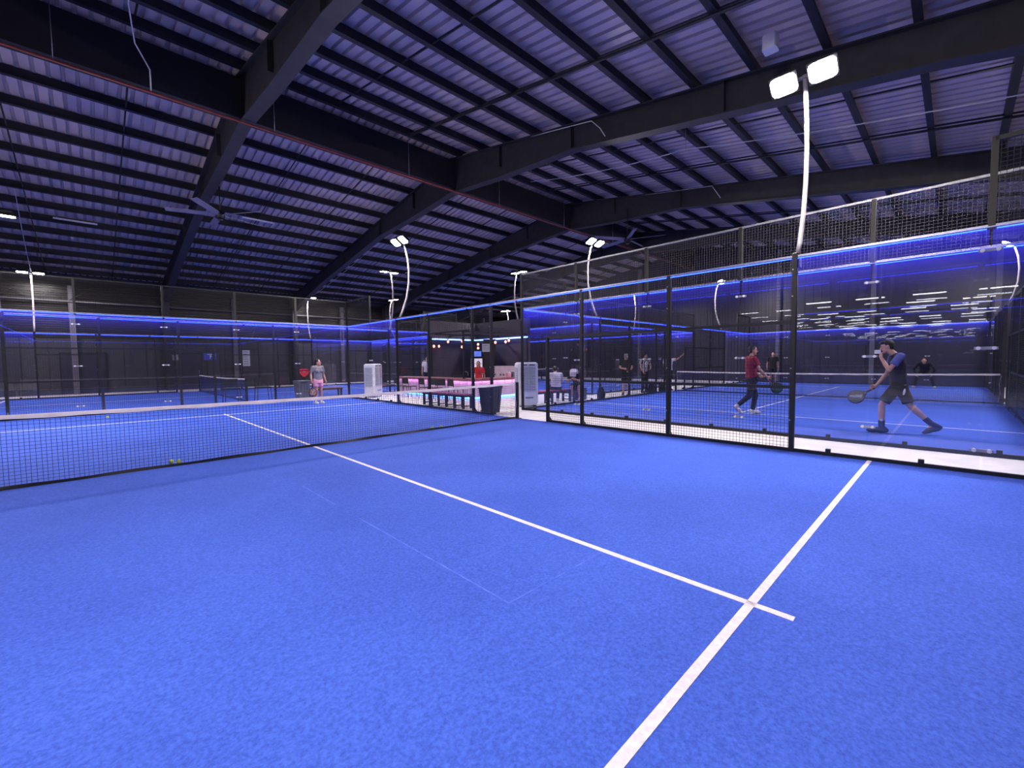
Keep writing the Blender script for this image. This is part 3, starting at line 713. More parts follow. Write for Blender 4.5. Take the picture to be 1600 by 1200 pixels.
for i, (px, x) in enumerate(((607, 7.0), (626, 6.85), (640, 6.85), (666, 6.85), (680, 6.9), (691, 6.8), (712, 6.85))):
    lab = 'black metal chair pulled up to the bar, ' + ['farthest from the net post', 'second farthest from the net post', 'third farthest, by the bar end', 'middle one behind the fence post', 'half turned next to the middle one', 'half turned, second nearest the net post', 'nearest the net post'][i]
    loc = (x, on_x(px, x), 0); rz = -PI / 2 + [.1, -.2, .1, 0, .5, .6, -.1][i]
    if ch0 is None: ch0 = chair(lab, loc, rz)
    else: dup(ch0, loc, rz, lab, 'black chairs along the bar')
def tallchair(label, loc, rz):
    t = thing('tall_chair', label, 'chair', loc, rz)
    MB().bbox((-.24, -.22, .56), (.24, .22, .60), .015).build('seat', M['chair'], t)
    MB().bbox((-.25, .18, .62), (.25, .21, .93), .012).build('backrest', M['chair'], t)
    for sx in (-.22, .22):
        for sy in (-.2, .2): MB().tube([(sx * 1.15, sy * 1.15, 0), (sx, sy, .57)], .013, 8).build('leg', M['chair'], t)
        MB().tube([(sx, .2, .57), (sx, .2, .9)], .013, 8).build('back_post', M['chair'], t)
    return t
c0 = tallchair('tall black chair before the far net, on the side of the picture edge', (.92, 10.75, 0), 0)
dup(c0, (1.95, 10.75, 0), 0, 'tall black chair past the far net post, toward the woman')

# things behind the bar
p = at(745.5, 553, 19.9)
t = thing('television', 'wall television showing a blue picture above the bar fridge', 'television', (p.x, p.y, p.z), -.0)
MB().box((-.24, -.03, -.14), (.24, .03, .14)).build('casing', M['black'], t); MB().quad((-.22, -.032, -.12), (.22, -.032, -.12), (.22, -.032, .12), (-.22, -.032, .12)).build('screen', M['screen'], t)
t = thing('drinks_fridge', 'lit glass-door drinks fridge behind the woman in red', 'fridge', (10.3, 7.98, 0), -.77)
MB().box((-.3, -.28, 0), (.3, .3, 1.7)).build('cabinet', M['black'], t)
d = MB().box((-.26, -.30, .15), (.26, -.285, 1.6)).build('glass_door', M['fridge'], t)
s = MB()
for i in range(5): s.box((-.26, -.305, .35 + i * .25), (.26, -.298, .37 + i * .25))
s.build('shelf', M['grey'], d); MB().bar((.22, -.32, .8), (.22, -.32, 1.1), .015).build('handle', M['grey'], d)
t = thing('notice_board', 'white sheet of printed rows hanging on the kiosk post', 'notice', tuple(at(759.5, 543.5, 16.4)), -.77)
MB().box((-.145, -.006, -.15), (.145, .006, .15)).build('sheet', M['paper'], t)
g = MB()
for i in range(6):
    for j in range(5): g.box((-.125 + j * .05, -.0075, .10 - i * .045), (-.125 + j * .05 + .04, -.006, .105 - i * .045 + .014))
g.build('print', M['ink'], t)
MB().bar((0, .02, .15), (0, .02, .62), .01).build('hanger', M['black'], t)
t = thing('black_shutter', 'black slatted shutter panel behind the notice sheet', 'shutter', (10.1, 6.85, 0), -.77)
MB().box((-.28, -.05, .0), (.28, .05, 2.45)).build('frame', M['black'], t)
g = MB()
for i in range(22): g.box((-.25, -.075, .1 + i * .105), (.25, -.05, .17 + i * .105))
g.build('slat', M['chair'], t)
t = thing('sink_tap', 'curved chrome tap on the counter behind the bar', 'tap', tuple(at(728, 589, 17.2)), -.5)
MB().tube([(-.09, 0, -.06)] + [(-.09 * math.cos(a), 0, .12 + .09 * math.sin(a)) for a in [PI * i / 10 for i in range(11)]] + [(.09, 0, .05)], .012, 8).build('spout', M['grey'], t)
MB().tube([(-.09, 0, -.09), (-.09, 0, -.05)], .025, 10).build('base', M['grey'], t)
# back counter and goods
t = thing('back_counter', 'patterned pale service counter at the kiosk wall', 'counter', (10.45, 6.1, 0), 0)
MB().box((-.25, -.9, 0), (.25, .9, 1.25)).build('cabinet', M['panelw'], t)
g = MB()
for i in range(9):
    for j in range(6):
        if (i * j + i) % 3: g.box((-.26, -.85 + i * .19, .15 + j * .17), (-.25, -.85 + i * .19 + .11, .15 + j * .17 + .08))
g.build('pattern', M['ink'], t)
GOODS = [('box', 'pink carton on the bar top, leftmost of the row', 9.35, .16, .20, 'pink'), ('box', 'dark framed card holder on the bar top between cartons', 9.6, .2, .24, 'ink'), ('box', 'pale carton on the bar top in the middle of the row', 9.85, .14, .26, 'paper'), ('box', 'long pink carton on the bar top near the cooler', 10.1, .26, .14, 'pink')]
for nm, lab, x, w, h, mm in GOODS:
    t = thing('carton', lab, 'carton', (x, BY + .12, .82), .1); MB().box((-w / 2, -.08, 0), (w / 2, .08, h)).build('body', M[mm], t); MB().box((-w / 2 - .004, -.084, h - .03), (w / 2 + .004, .084, h + .004)).build('lid', M['whitecloth'], t)
t = thing('register', 'small dark till on the far bar end', 'till', tuple(at(716, 588, 18.5)), -.6); MB().box((-.2, -.15, -.06), (.2, .15, .06)).build('base', M['chair'], t); MB().ext([(-.14, .06), (.14, .06), (.14, .22), (-.14, .22)], 1, .02, .05).build('screen', M['chair'], t)

# ------------------------------------------------------------------ wall signs
def sign(name, label, cat, x0, x1, z0, z1, m, wall=YN - .03):
    t = thing(name, label, cat, ((x0 + x1) / 2, wall, (z0 + z1) / 2)); w = (x1 - x0) / 2; h = (z1 - z0) / 2
    MB().box((-w, -.015, -h), (w, .015, h)).build('plate', M[m], t); return t, w, h
t, w, h = sign('wall_notice', 'small pale notice on the dark north wall by a door', 'notice', .45, .95, 1.75, 2.05, 'paper')
g = MB()
for i in range(3): g.box((-w * .8, -.018, h * .5 - i * .09), (w * .8, -.015, h * .5 - i * .09 + .03))
g.build('print', M['ink'], t)
t, w, h = sign('exit_sign', 'blue square sign with a white pictogram on the north wall', 'sign', 2.08, 2.72, 1.74, 2.16, 'bluesign')
g = MB(); g.box((-.12, -.02, .12), (.16, -.016, .145)); g.ext([(-.02, .07), (.10, .0), (-.02, -.03), (.0, .0)], 1, -.02, -.016); g.box((.0, -.02, -.12), (.03, -.016, -.02)); g.tube([(.03, -.02, .065), (.03, -.016, .065)], .03, 10); g.build('pictogram', M['white'], t)
t, w, h = sign('price_list', 'tall white notice with rows of print on the north wall', 'notice', 4.1, 4.5, 1.35, 2.35, 'paper')
g = MB()
for i in range(6): g.box((-w * .75, -.02, h * .75 - i * .15), (w * .4, -.015, h * .75 - i * .15 + .03))
g.build('print', M['ink'], t)
t = thing('red_wall_panel', 'red rounded pointed panel on the wall above the grey bin', 'sign', (7.72, YN - .08, .86))
m = MB(); m.ext([(-.36, .10), (-.28, .21), (-.15, .25), (.15, .25), (.28, .21), (.36, .10), (.26, -.10), (.06, -.30), (-.06, -.30), (-.26, -.10)], 1, -.02, .02); m.build('plate', M['redsign'], t)
m = MB(); m.ell((0, -.02, .07), ((.10, 0, 0), (0, .02, 0), (0, 0, .035))); m.build('highlight_spot', M['paper'], t)  # bright highlight on the panel painted as a pale spot
for i, (x, w) in enumerate(((1.48, .9), (-3.0, 1.6))):
    d = struct(MB().box((x - w / 2, YN - .05, .05), (x + w / 2, YN - .005, 2.1)).build('door_%d' % (i + 1), M['gable']))
    MB().tube([(x + w * .38, YN - .10, .95), (x + w * .38, YN - .10, 1.15)], .012, 8).build('door_handle', M['grey'], d)
    f = MB(); f.box((x - w / 2 - .06, YN - .06, 0), (x - w / 2, YN, 2.16)); f.box((x + w / 2, YN - .06, 0), (x + w / 2 + .06, YN, 2.16)); f.box((x - w / 2 - .06, YN - .06, 2.1), (x + w / 2 + .06, YN, 2.16)); f.build('door_frame', M['black'], d)

# ------------------------------------------------------------------ people
def remesh(mb, name, m, parent, voxel, smooth=2):
    tmp = bpy.data.objects.new('tmp', mb.mesh('tmp', None)); COL.objects.link(tmp)
    r = tmp.modifiers.new('r', 'REMESH'); r.mode = 'VOXEL'; r.voxel_size = voxel; r.use_smooth_shade = True
    if smooth: s = tmp.modifiers.new('s', 'SMOOTH'); s.iterations = smooth; s.factor = .5
    bpy.context.view_layer.update(); dg = bpy.context.evaluated_depsgraph_get()
    me = bpy.data.meshes.new_from_object(tmp.evaluated_get(dg), depsgraph=dg); old = tmp.data
    bpy.data.objects.remove(tmp); bpy.data.meshes.remove(old)
    me.materials.clear(); me.materials.append(m); me.name = name
    me.polygons.foreach_set('use_smooth', [True] * len(me.polygons))
    o = bpy.data.objects.new(name, me); COL.objects.link(o)
    if parent: o.parent = parent
    return o
V3 = Vector
def lerp(a, b, t): return V3(a).lerp(V3(b), t)
def person(label, loc, heading, J, top=None, bottom=None, shoes='shoew', hair='short', head=(1, 0, 0), body_yaw=0., sleeve='short', legs='shorts', voxel=.009, top_m=None, female=False, sleeve_m=None, socks=None, curl=.5, cap=None, nofeet=False):
    """J: joints in metres, (forward, left, up). Body is one skin; clothes, hair and shoes are its children."""
    j = {k: V3(v) for k, v in J.items()}
    sd = (j['shL'] - j['shR']).normalized(); hp = (j['hipL'] - j['hipR']).normalized()
    mid = (j['hipL'] + j['hipR']) / 2; ch = (j['shL'] + j['shR']) / 2; spine = ch - mid
    neck = j['neck']; hc = j['head']; hf = V3(head).normalized(); hu = (hc - neck).normalized(); hu = (hu - hf * hu.dot(hf)).normalized(); hs = hu.cross(hf)
    w = .90 if female else 1.
    b = MB()
    b.loft([(mid - spine * .12, .15 * (1.05 if female else 1), .105), (mid + spine * .02, .165, .115), (mid + spine * .35, .135 * w, .095), (mid + spine * .75, .165 * w, .115), (ch - spine * .02, .150 * w, .09), (ch + spine * .05, .09, .07)], sd)
    b.cap(j['shL'] * .97 + ch * .03, ch, .055 * w, .07); b.cap(j['shR'] * .97 + ch * .03, ch, .055 * w, .07)
    if female: 
        fw = spine.cross(sd).normalized() * -1
        for s in (-.07, .07): b.sph(mid + spine * .72 - fw * -.085 + sd * s, .06)
    b.cap(ch + spine * .02, hc - hu * .06, .060, .052)
    # head
    b.ell(hc + hu * .015, (hs * .074, hf * .094, hu * .108)); b.ell(hc - hu * .055 + hf * .030, (hs * .055, hf * .062, hu * .062))
    b.cap(hc + hf * .092 + hu * .012, hc + hf * .108 - hu * .025, .010, .016); b.sph(hc + hf * .068 - hu * .098, .022)
    for s in (-1, 1): b.ell(hc + hs * (s * .076) - hu * .005, (hs * .010, hf * .020, hu * .032))
    for s, S_ in (('L', 1), ('R', -1)):
        sh, el, wr = j['sh' + s], j['el' + s], j['wr' + s]
        b.cap(sh, el, .047 * w, .036 * w); b.cap(el, lerp(el, wr, .35), .036 * w, .038 * w); b.cap(lerp(el, wr, .35), wr, .038 * w, .026 * w)
        d = (wr - el).normalized()
        if 'hd' + s in j: d = j['hd' + s].normalized()
        pn = j['pn' + s].normalized() if 'pn' + s in j else sd * (-S_); pn = (pn - d * pn.dot(d)).normalized(); si = d.cross(pn)
        pc = wr + d * .045; b.ell(pc, (si * .042, pn * .017, d * .055))
        for k, (off, ln) in enumerate(((-.030, .066), (-.010, .078), (.010, .074), (.029, .058))):
            k0 = wr + d * .082 + si * off; k1 = k0 + (d * math.cos(curl) + pn * math.sin(curl)) * ln * .52; k2 = k1 + (d * math.cos(curl * 2.3) + pn * math.sin(curl * 2.3)) * ln * .48
            b.cap(k0, k1, .0095, .0088, 8); b.cap(k1, k2, .0088, .0078, 8)
        t0 = wr + d * .03 + si * .032; t1 = t0 + (d * .7 + si * .6 + pn * .35).normalized() * .038; t2 = t1 + (d * .9 + pn * .5).normalized() * .028
        b.cap(t0, t1, .012, .0105, 8); b.cap(t1, t2, .0105, .009, 8)
        hpj, kn, an = j['hip' + s], j['kn' + s], j['an' + s]
        b.cap(hpj, kn, .083, .054); b.cap(kn, lerp(kn, an, .32), .052, .056); b.cap(lerp(kn, an, .32), an, .056, .036)
        to = j['toe' + s]; he = j['heel' + s] if 'heel' + s in j else an + V3((-.05, 0, -.05))
        b.cap(an, he + V3((0, 0, .012)), .036, .032); b.cap(an, lerp(an, to, .5), .036, .022)
    body = remesh(b, 'person', M['skin'], None, voxel)
    body.location = loc; body.rotation_euler = (0, 0, heading); tag(body, label, 'person')
    # clothing
    if top:
        c = MB(); g = .016
        c.loft([(mid + spine * .02, .172, .128), (mid + spine * .18, .165 * w + g, .12), (mid + spine * .40, .148 * w + g, .105 + g), (mid + spine * .75, .172 * w + g, .118 + g), (ch - spine * .02, .160 * w + g, .094 + g), (ch + spine * .06, .085 + g, .068 + g)], sd)
        if female:
            for s in (-.07, .07): c.sph(mid + spine * .72 + fw * .088 + sd * s, .068)
        if not sleeve_m:
            pass
        sl = MB() if sleeve_m else c
        for s in 'LR':
            sh, el, wr = j['sh' + s], j['el' + s], j['wr' + s]
            c.cap(sh * .98 + ch * .02, ch, .058 * w + g * .6, .074 + g * .5)
            if sleeve == 'long':
                sl.cap(sh, el, .056 * w + g * .5, .046); sl.tube([el, lerp(el, wr, .96)], .046, 14, .035)
            else:
                sl.sph(sh, .056 * w + g); sl.tube([sh, lerp(sh, el, .62)], .056 * w + g, 14, .052 * w + g)
        remesh(c, 'shirt', M[top], body, voxel * 1.15)
        if sleeve_m: remesh(sl, 'sleeve', M[sleeve_m], body, voxel * 1.15)
    if bottom:
        c = MB(); g = .018
        c.loft([(mid - spine * .20, .165 + g, .115 + g), (mid - spine * .03, .168 + g, .118 + g), (mid + spine * .16, .150 + g, .112)], hp)
        for s in 'LR':
            hpj, kn, an = j['hip' + s], j['kn' + s], j['an' + s]
            if legs == 'pants':
                c.cap(hpj, kn, .098, .072); c.tube([kn, lerp(kn, an, .96)], .072, 16, .054); 
            else:
                k = .55 if female else .86
                c.sph(hpj, .098); c.tube([hpj, lerp(hpj, kn, k)], .100, 18, .094)
        remesh(c, 'trousers' if legs == 'pants' else 'shorts', M[bottom], body, voxel * 1.15)
    if not nofeet:
        for s in 'LR':
            an, to = j['an' + s], j['toe' + s]; he = j['heel' + s] if 'heel' + s in j else an + V3((-.05, 0, -.05))
            c = MB(); fd = (to - he).normalized()
            up = V3((0, 0, 1)); up = (up - fd * up.dot(fd)).normalized(); sx = fd.cross(up)
            c.ell(lerp(he, to, .26) + up * .016, (sx * .044, fd * .095, up * .052)); c.ell(lerp(he, to, .72) + up * .006, (sx * .050, fd * .095, up * .040)); c.ell(lerp(he, to, .50) + up * .026, (sx * .050, fd * .105, up * .046)); c.cap(he + up * .025, an + up * .02, .044, .050)
            c.ext([], 2, 0, 0) if False else None
            o = remesh(c, 'shoe', M[shoes], body, voxel * 1.1)
            if socks:
                kn = j['kn' + s]; k = MB(); k.tube([lerp(an, kn, .0), lerp(an, kn, .34)], .047, 14, .054); remesh(k, 'sock', M[socks], body, voxel)
    hb = MB()
    if hair:
        hb.ell(hc + hu * .038 - hf * .020, (hs * .083, hf * .094, hu * .098))
        hb.ell(hc - hf * .045 - hu * .01, (hs * .076, hf * .055, hu * .075))
        if hair == 'fringe': hb.ell(hc + hu * .085 + hf * .05, (hs * .075, hf * .055, hu * .04))
        if hair == 'pony': hb.cap(hc - hf * .10 + hu * .03, hc - hf * .13 - hu * .10, .042, .034); hb.cap(hc - hf * .13 - hu * .10, hc - hf * .115 - hu * .20, .034, .015)
        if hair == 'long': hb.ell(hc - hf * .055 - hu * .10, (hs * .085, hf * .05, hu * .15))
        remesh(hb, 'hair', M['hair'], body, voxel)
    if cap:
        c = MB(); c.ell(hc + hu * .05, (hs * .090, hf * .106, hu * .085)); c.ell(hc + hu * .055 + hf * .12, (hs * .07, hf * .07, hu * .012)); remesh(c, 'cap', M[cap], body, voxel)
    for s in (-1, 1): MB().ell(hc + hf * .084 + hs * (s * .030) + hu * .012, (hs * .012, hf * .010, hu * .007), 10, 6).build('eye', M['eye'], body)
    MB().ell(hc + hf * .088 - hu * .058, (hs * .022, hf * .008, hu * .007), 10, 6).build('mouth', M['lip'], body)
    return body
def stand(k=1., **o):
    J = dict(hipL=(0, .09, .92), hipR=(0, -.09, .92), knL=(.02, .10, .50), knR=(.02, -.10, .50), anL=(-.02, .11, .085), anR=(-.02, -.11, .085), toeL=(.16, .13, .035), toeR=(.16, -.13, .035),
             shL=(0, .185, 1.43), shR=(0, -.185, 1.43), elL=(-.03, .25, 1.14), elR=(-.03, -.25, 1.14), wrL=(.06, .26, .90), wrR=(.06, -.26, .90), neck=(.0, 0, 1.49), head=(.03, 0, 1.62))
    J.update({a: b for a, b in o.items()}); return {a: (V3(b) if a[:2] in ('hd', 'pn') else V3(b) * k) for a, b in J.items()}

def padel_racket(label, grip, tip_dir, face_n, m='racket', graphic='racketpale'):
    """racket: grip end point, direction from grip to head, face normal (world)"""
    d = V3(tip_dir).normalized(); n = V3(face_n); n = (n - d * n.dot(d)).normalized(); s = d.cross(n)
    t = thing('padel_racket', label, 'racket', grip)
    hd = [(.0, .145), (.03, .13)]
    out = []
    for i in range(29):
        a = -PI / 2 + 2 * PI * i / 28 * .999; r = .128 + .012 * math.sin(a)
        out.append((r * math.cos(a), .325 + .132 * math.sin(a)))
    def P(u, v, wv): return s * u + d * v + n * wv
    th = .019
    mb = MB(); N = 28; cen = [P(u, v, 0) for u, v in out[:N]]
    mb.tube(cen + [cen[0]], .016, 8, cap=False); fr = mb.build('frame', M['black'], t)
    f = MB(); f.add([P(u * .93, .325 + (v - .325) * .93, th * .8) for u, v in out[:N]] + [P(u * .93, .325 + (v - .325) * .93, -th * .8) for u, v in out[:N]], [tuple(range(N)), tuple(range(2 * N - 1, N - 1, -1))] + [(i, N + i, N + (i + 1) % N, (i + 1) % N) for i in range(N)])
    fc = f.build('face', M[m], t)
    g = MB()
    for k in (1, -1):
        q = [P(-.07, .27, k * th * .85), P(-.02, .22, k * th * .85), P(.08, .40, k * th * .85), P(.05, .42, k * th * .85)]
        g.add(q, [(0, 1, 2, 3)])
    g.build('graphic', M[graphic], fc)
    h = MB()
    for i in range(-2, 3):
        for jx in range(-2, 3):
            if abs(i) + abs(jx) < 4:
                for k in (1, -1): h.tube([P(i * .035, .335 + jx * .035, k * th * .78), P(i * .035, .335 + jx * .035, k * th * .86)], .006, 8)
    h.build('hole', M['black'], fc)
    hh = MB(); hh.tube([P(-.05, .20, 0), P(0, .13, 0)], .012, 8); hh.tube([P(.05, .20, 0), P(0, .13, 0)], .012, 8); hh.build('throat', M['black'], t)
    MB().tube([P(0, 0, 0), P(0, .145, 0)], .016, 10).build('handle', M['black'], t)
    MB().tube([P(0, 0, 0), P(.03, -.05, 0), P(.0, -.08, .02), P(-.03, -.05, 0), P(0, 0, 0)], .003, 6).build('wrist_cord', M['black'], t)
    return t
def world(loc, h, p): x, y = rotz((p[0], p[1]), h); return V3((loc[0] + x, loc[1] + y, loc[2] + p[2]))
def wdir(h, p): x, y = rotz((p[0], p[1]), h); return V3((x, y, p[2]))
TZ = .012
# 1 woman in pink shorts
L1, H1 = (3.06, 8.16, TZ), -1.38
J1 = stand(.915, hdR=(.1, 0, -1), elR=(-.04, -.25, 1.15), wrR=(.02, -.27, .91), wrL=(.05, .30, .88), elL=(-.05, .28, 1.13))
person('woman in grey t-shirt and pink shorts standing behind the net with a racket', L1, H1, J1, 'greytee', 'pink', 'shoew', 'pony', (.75, .62, .05), legs='shorts', female=True, voxel=.008)
w = world(L1, H1, V3((.043, -.25, .765)))
padel_racket('orange and black padel racket held low by the woman in pink shorts', w, wdir(H1, (.10, .03, -1)), wdir(H1, (1, -.35, 0)), 'racketorange', 'racketpale')
# 2 man in maroon
L2, H2 = (9.5, -4.05, TZ), -.85
J2 = dict(hipL=(.0, .09, .92), hipR=(.02, -.09, .92), knL=(.17, .10, .49), anL=(.10, .10, .085), toeL=(.30, .11, .035), heelL=(.05, .10, .03), knR=(-.08, -.10, .48), anR=(-.36, -.10, .24), toeR=(-.26, -.10, .035), heelR=(-.43, -.10, .19),
          shL=(0, .185, 1.44), shR=(.0, -.185, 1.44), elL=(.08, .25, 1.17), wrL=(.30, .20, 1.02), elR=(.10, -.25, 1.16), wrR=(.30, -.20, .98), neck=(.01, 0, 1.51), head=(.04, 0, 1.65))
person('man in maroon shirt and dark trousers walking, seen through the mesh fence', L2, H2, J2, 'maroon', 'navy', 'shoew', 'short', (.9, -.25, -.05), legs='pants', voxel=.008)
w = world(L2, H2, V3((.36, -.19, .93)))
padel_racket('dark green padel racket in front of the man in the maroon shirt', w, wdir(H2, (.55, .1, -.62)), wdir(H2, (.3, 1, 0)), 'racketgreen', 'racketgreen')
# 3 walking man behind the glass
L3, H3 = (8.15, -7.02, TZ), 1.63
J3 = dict(hipL=(.02, .09, .91), hipR=(.0, -.09, .91), knL=(.24, .10, .54), anL=(.235, .10, .09), toeL=(.45, .11, .035), heelL=(.17, .10, .03), knR=(-.16, -.09, .52), anR=(-.47, -.09, .19), toeR=(-.36, -.09, .035), heelR=(-.57, -.09, .13),
          shL=(.0, .18, 1.45), shR=(.11, -.17, 1.44), elL=(.15, .25, 1.20), wrL=(.27, .12, 1.43), hdL=(.1, -.35, .8), pnL=(-.7, -.7, 0), elR=(.19, -.24, 1.12), wrR=(.34, -.22, .89), hdR=(.75, 0, -.6), neck=(.10, 0, 1.52), head=(.19, 0, 1.64))
WM = person('man in navy top with blue sleeves walking behind the glass, hand at mouth', L3, H3, J3, 'navy', 'darkcloth', 'shoed', 'fringe', (.95, .12, -.22), legs='shorts', sleeve_m='bluecloth', socks='shoed', voxel=.007, curl=.75)
w = world(L3, H3, V3((.37, -.22, .83)))
padel_racket('dark padel racket with pale graphic held by the man behind the glass', w, wdir(H3, (.80, .12, -.52)), wdir(H3, (.25, 1, .35)), 'racket', 'racketpale')
ph = thing('phone', 'small white phone held to the mouth of the walking man', 'phone', world(L3, H3, V3((.33, .045, 1.545))), H3)
m = MB(); m.bbox((-.05, -.010, -.036), (.045, .010, .036), .006); m.build('body', M['white'], ph); MB().box((-.04, -.0112, -.03), (.035, -.010, .03)).build('screen', M['ink'], ph)
MB().ell((-.07, .208, .80), ((.016, 0, .01), (0, .007, 0), (-.012, 0, .060)), 10, 8).build('side_stripe', M['whitecloth'], WM)
MB().ell((.235, .152, .25), ((.022, 0, 0), (0, .006, 0), (0, 0, .022)), 10, 8).build('sock_badge', M['whitecloth'], WM)
# sock logo on walking man: pale patch
# 4 standing man in black, 5 crouching man
person('man in black standing far behind the maroon shirted player, by the fence post', (24.0, -.75, TZ), -2.9, stand(1.02, elL=(-.02, .24, 1.14)), 'darkcloth', 'darkcloth', 'shoed', 'short', (1, .1, 0), voxel=.010)
J5 = dict(hipL=(-.18, .12, .78), hipR=(-.18, -.12, .78), knL=(.10, .25, .47), knR=(.10, -.25, .47), anL=(-.02, .32, .085), anR=(-.02, -.32, .085), toeL=(.14, .38, .035), toeR=(.14, -.38, .035), shL=(.20, .19, 1.12), shR=(.20, -.19, 1.12), elL=(.20, .34, .86), elR=(.20, -.34, .86), wrL=(.16, .26, .62), wrR=(.16, -.26, .62), neck=(.27, 0, 1.15), head=(.35, 0, 1.25))
person('man in black crouching hands on knees at the far end behind the net', (24.4, -6.75, TZ), 3.1, J5, 'darkcloth', 'darkcloth', 'shoeb', 'short', (1, .1, -.3), sleeve='long', legs='pants', voxel=.010)
# 6 man in white shirt, arm up on the post
person('man in white shirt with one arm raised to the fence post', (16.6, 1.62, 0), -2.3, stand(1.0, elL=(.16, .34, 1.46), wrL=(.22, .52, 1.62), elR=(.05, -.24, 1.16), wrR=(.16, -.10, 1.0)), 'whitecloth', 'darkcloth', 'shoed', 'short', (.7, .5, -.35), voxel=.010)
# 7 striped shirt
person('man in grey striped shirt standing beside the man in white', (14.6, 1.75, 0), -1.9, stand(1.0, elL=(.10, .27, 1.18), wrL=(.24, .12, 1.08), elR=(.02, -.25, 1.16), wrR=(.15, -.22, .95)), 'striped', 'darkcloth', 'shoed', 'short', (.7, .4, -.2), legs='pants', voxel=.010)
# 8 cap man
person('man in black with a pale cap standing by the spectators, forearm raised', (13.0, 1.7, 0), -2.6, stand(.98, elR=(.02, -.25, 1.16), wrR=(.22, -.08, 1.12), elL=(.02, .26, 1.16), wrL=(.20, .14, 1.05)), 'darkcloth', 'darkcloth', 'shoed', 'short', (.6, .5, -.35), voxel=.010, cap='greytee')
# 9 seated spectator in white, back to the camera
J9 = dict(hipL=(-.02, .10, .50), hipR=(-.02, -.10, .50), knL=(.40, .14, .52), knR=(.40, -.14, .52), anL=(.34, .16, .085), anR=(.44, -.12, .085), toeL=(.52, .18, .035), toeR=(.62, -.13, .035), shL=(.10, .19, .98), shR=(.10, -.19, .98), elL=(.24, .27, .74), elR=(.24, -.27, .74), wrL=(.42, .12, .64), wrR=(.42, -.12, .64), neck=(.15, 0, 1.04), head=(.25, 0, 1.13))
person('spectator in white shirt sitting on the red bench, head bowed', (8.85, 1.95, 0), .85, J9, 'whitecloth', 'navy', 'shoew', 'short', (.85, 0, -.5), legs='pants', sleeve='long', voxel=.010)
# 10 bent man with towel
J10 = dict(hipL=(-.25, .10, .55), hipR=(-.25, -.10, .55), knL=(.15, .14, .52), knR=(.15, -.14, .52), anL=(.12, .15, .085), anR=(.12, -.15, .085), toeL=(.30, .17, .035), toeR=(.30, -.17, .035), shL=(.12, .19, .92), shR=(.12, -.19, .92), elL=(.26, .25, .70), elR=(.26, -.25, .70), wrL=(.36, .10, .78), wrR=(.36, -.10, .78), neck=(.20, 0, .96), head=(.32, 0, .98))
person('spectator in dark clothes sitting bent forward on a low box, towel over head', (10.0, 1.95, 0), 3.5, J10, 'darkcloth', 'darkcloth', 'shoew', 'short', (.6, 0, -.8), voxel=.010)
tw = thing('towel', 'pale towel draped over the head of the bent spectator', 'towel', world((10.0, 1.95, 0), 3.5, V3((.27, 0, 1.0))), 3.5)
m = MB(); m.loft([((-.14, 0, -.02), .12, .035), ((-.03, 0, .10), .135, .05), ((.06, 0, .115), .135, .05), ((.14, 0, .03), .125, .035), ((.15, 0, -.12), .115, .02)], (0, 1, 0)); remesh(m, 'cloth', M['whitecloth'], tw, .012)
t = thing('seat_box', 'low dark box the bent spectator sits on', 'box', world((10.0, 1.95, 0), 3.5, V3((-.27, 0, 0))), 3.5)
MB().bbox((-.25, -.25, 0), (.22, .25, .40), .02).build('body', M['bin'], t); MB().bbox((-.26, -.26, .40), (.23, .26, .44), .015).build('lid', M['chair'], t)
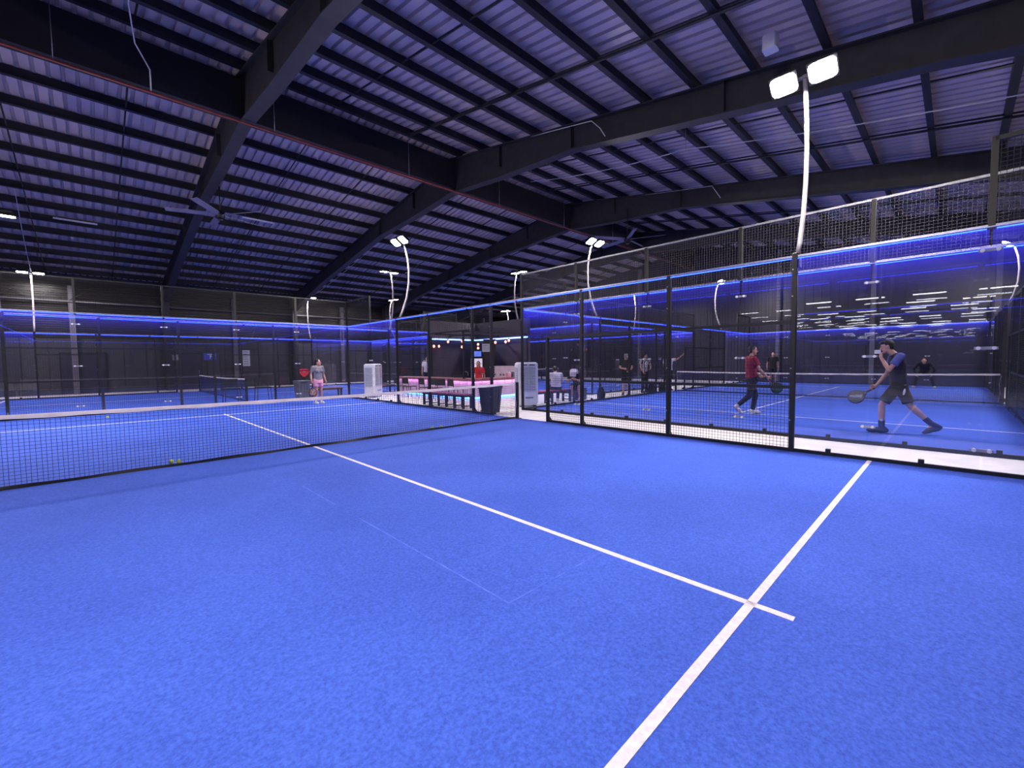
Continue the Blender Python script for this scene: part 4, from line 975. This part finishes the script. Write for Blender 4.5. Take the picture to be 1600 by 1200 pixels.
# 11 woman in red behind the bar, 12 person at the shelves, 13 pale figure behind the counter
p = at(748, 600, 18.2)
person('woman in red top behind the bar in front of the lit fridge', (p.x, p.y, -.22), -2.3, stand(.97), 'redcloth', 'darkcloth', 'shoed', 'long', (1, 0, -.1), female=True, legs='pants', voxel=.011)
p = at(796, 600, 20.2)
person('person in dark clothes standing at the kiosk shelves beside the cooler', (p.x, p.y, 0), -2.2, stand(1.08), 'darkcloth', 'darkcloth', 'shoed', 'short', (1, 0, -.2), legs='pants', voxel=.011)
p = at(668, 600, 22.5)
person('person in pale clothes standing far beyond the bar counter', (p.x, p.y, 0.), -2.2, stand(1.0), 'whitecloth', 'navy', 'shoew', 'short', (1, .3, 0), legs='pants', voxel=.011)
# bags beside the neighbouring court
def bag(label, loc, rz, m='darkcloth'):
    t = thing('backpack', label, 'bag', loc, rz)
    b = MB(); b.ell((0, 0, .22), ((.19, 0, 0), (0, .13, 0), (0, 0, .24))); b.box((-.17, -.11, 0), (.17, .11, .2)); remesh(b, 'body', M[m], t, .014, 4)
    MB().ell((0, -.12, .16), ((.13, 0, 0), (0, .05, 0), (0, 0, .11))).build('pocket', M[m], t)
    MB().tube([(-.05, 0, .44), (-.03, 0, .50), (.03, 0, .50), (.05, 0, .44)], .010, 6).build('handle', M['black'], t); return t
bag('dark backpack on the floor between the bent spectator and the capped man', (11.2, 1.7, 0), .3)
bag('dark bag on the floor below the man in the striped shirt', (15.0, 1.62, 0), -.2)
bag('dark bag on the floor next to the man in white, by the post', (15.9, 1.62, 0), .5)

# ------------------------------------------------------------------ world, camera, render look
W = bpy.data.worlds.new('World'); S.world = W; W.use_nodes = True
bg = W.node_tree.nodes['Background']; bg.inputs[0].default_value = (.16, .13, .30, 1); bg.inputs[1].default_value = .05
cd = bpy.data.cameras.new('Camera'); cam = bpy.data.objects.new('Camera', cd); COL.objects.link(cam)
cd.sensor_fit = 'HORIZONTAL'; cd.sensor_width = 36; cd.lens = FPX / 1600 * 36; cd.clip_start = .05; cd.clip_end = 300
R = Matrix((CR, CU, -CF)).transposed()
cam.matrix_world = Matrix.Translation(CAM) @ R.to_4x4()
S.camera = cam
S.view_settings.view_transform = 'Standard'; S.view_settings.look = 'None'; S.view_settings.exposure = 0; S.view_settings.gamma = 1
S.cycles.use_denoising = True
S.cycles.max_bounces = 8; S.cycles.transparent_max_bounces = 24; S.cycles.glossy_bounces = 4; S.cycles.diffuse_bounces = 3
S.cycles.caustics_reflective = False; S.cycles.caustics_refractive = False
S.cycles.sample_clamp_indirect = 6
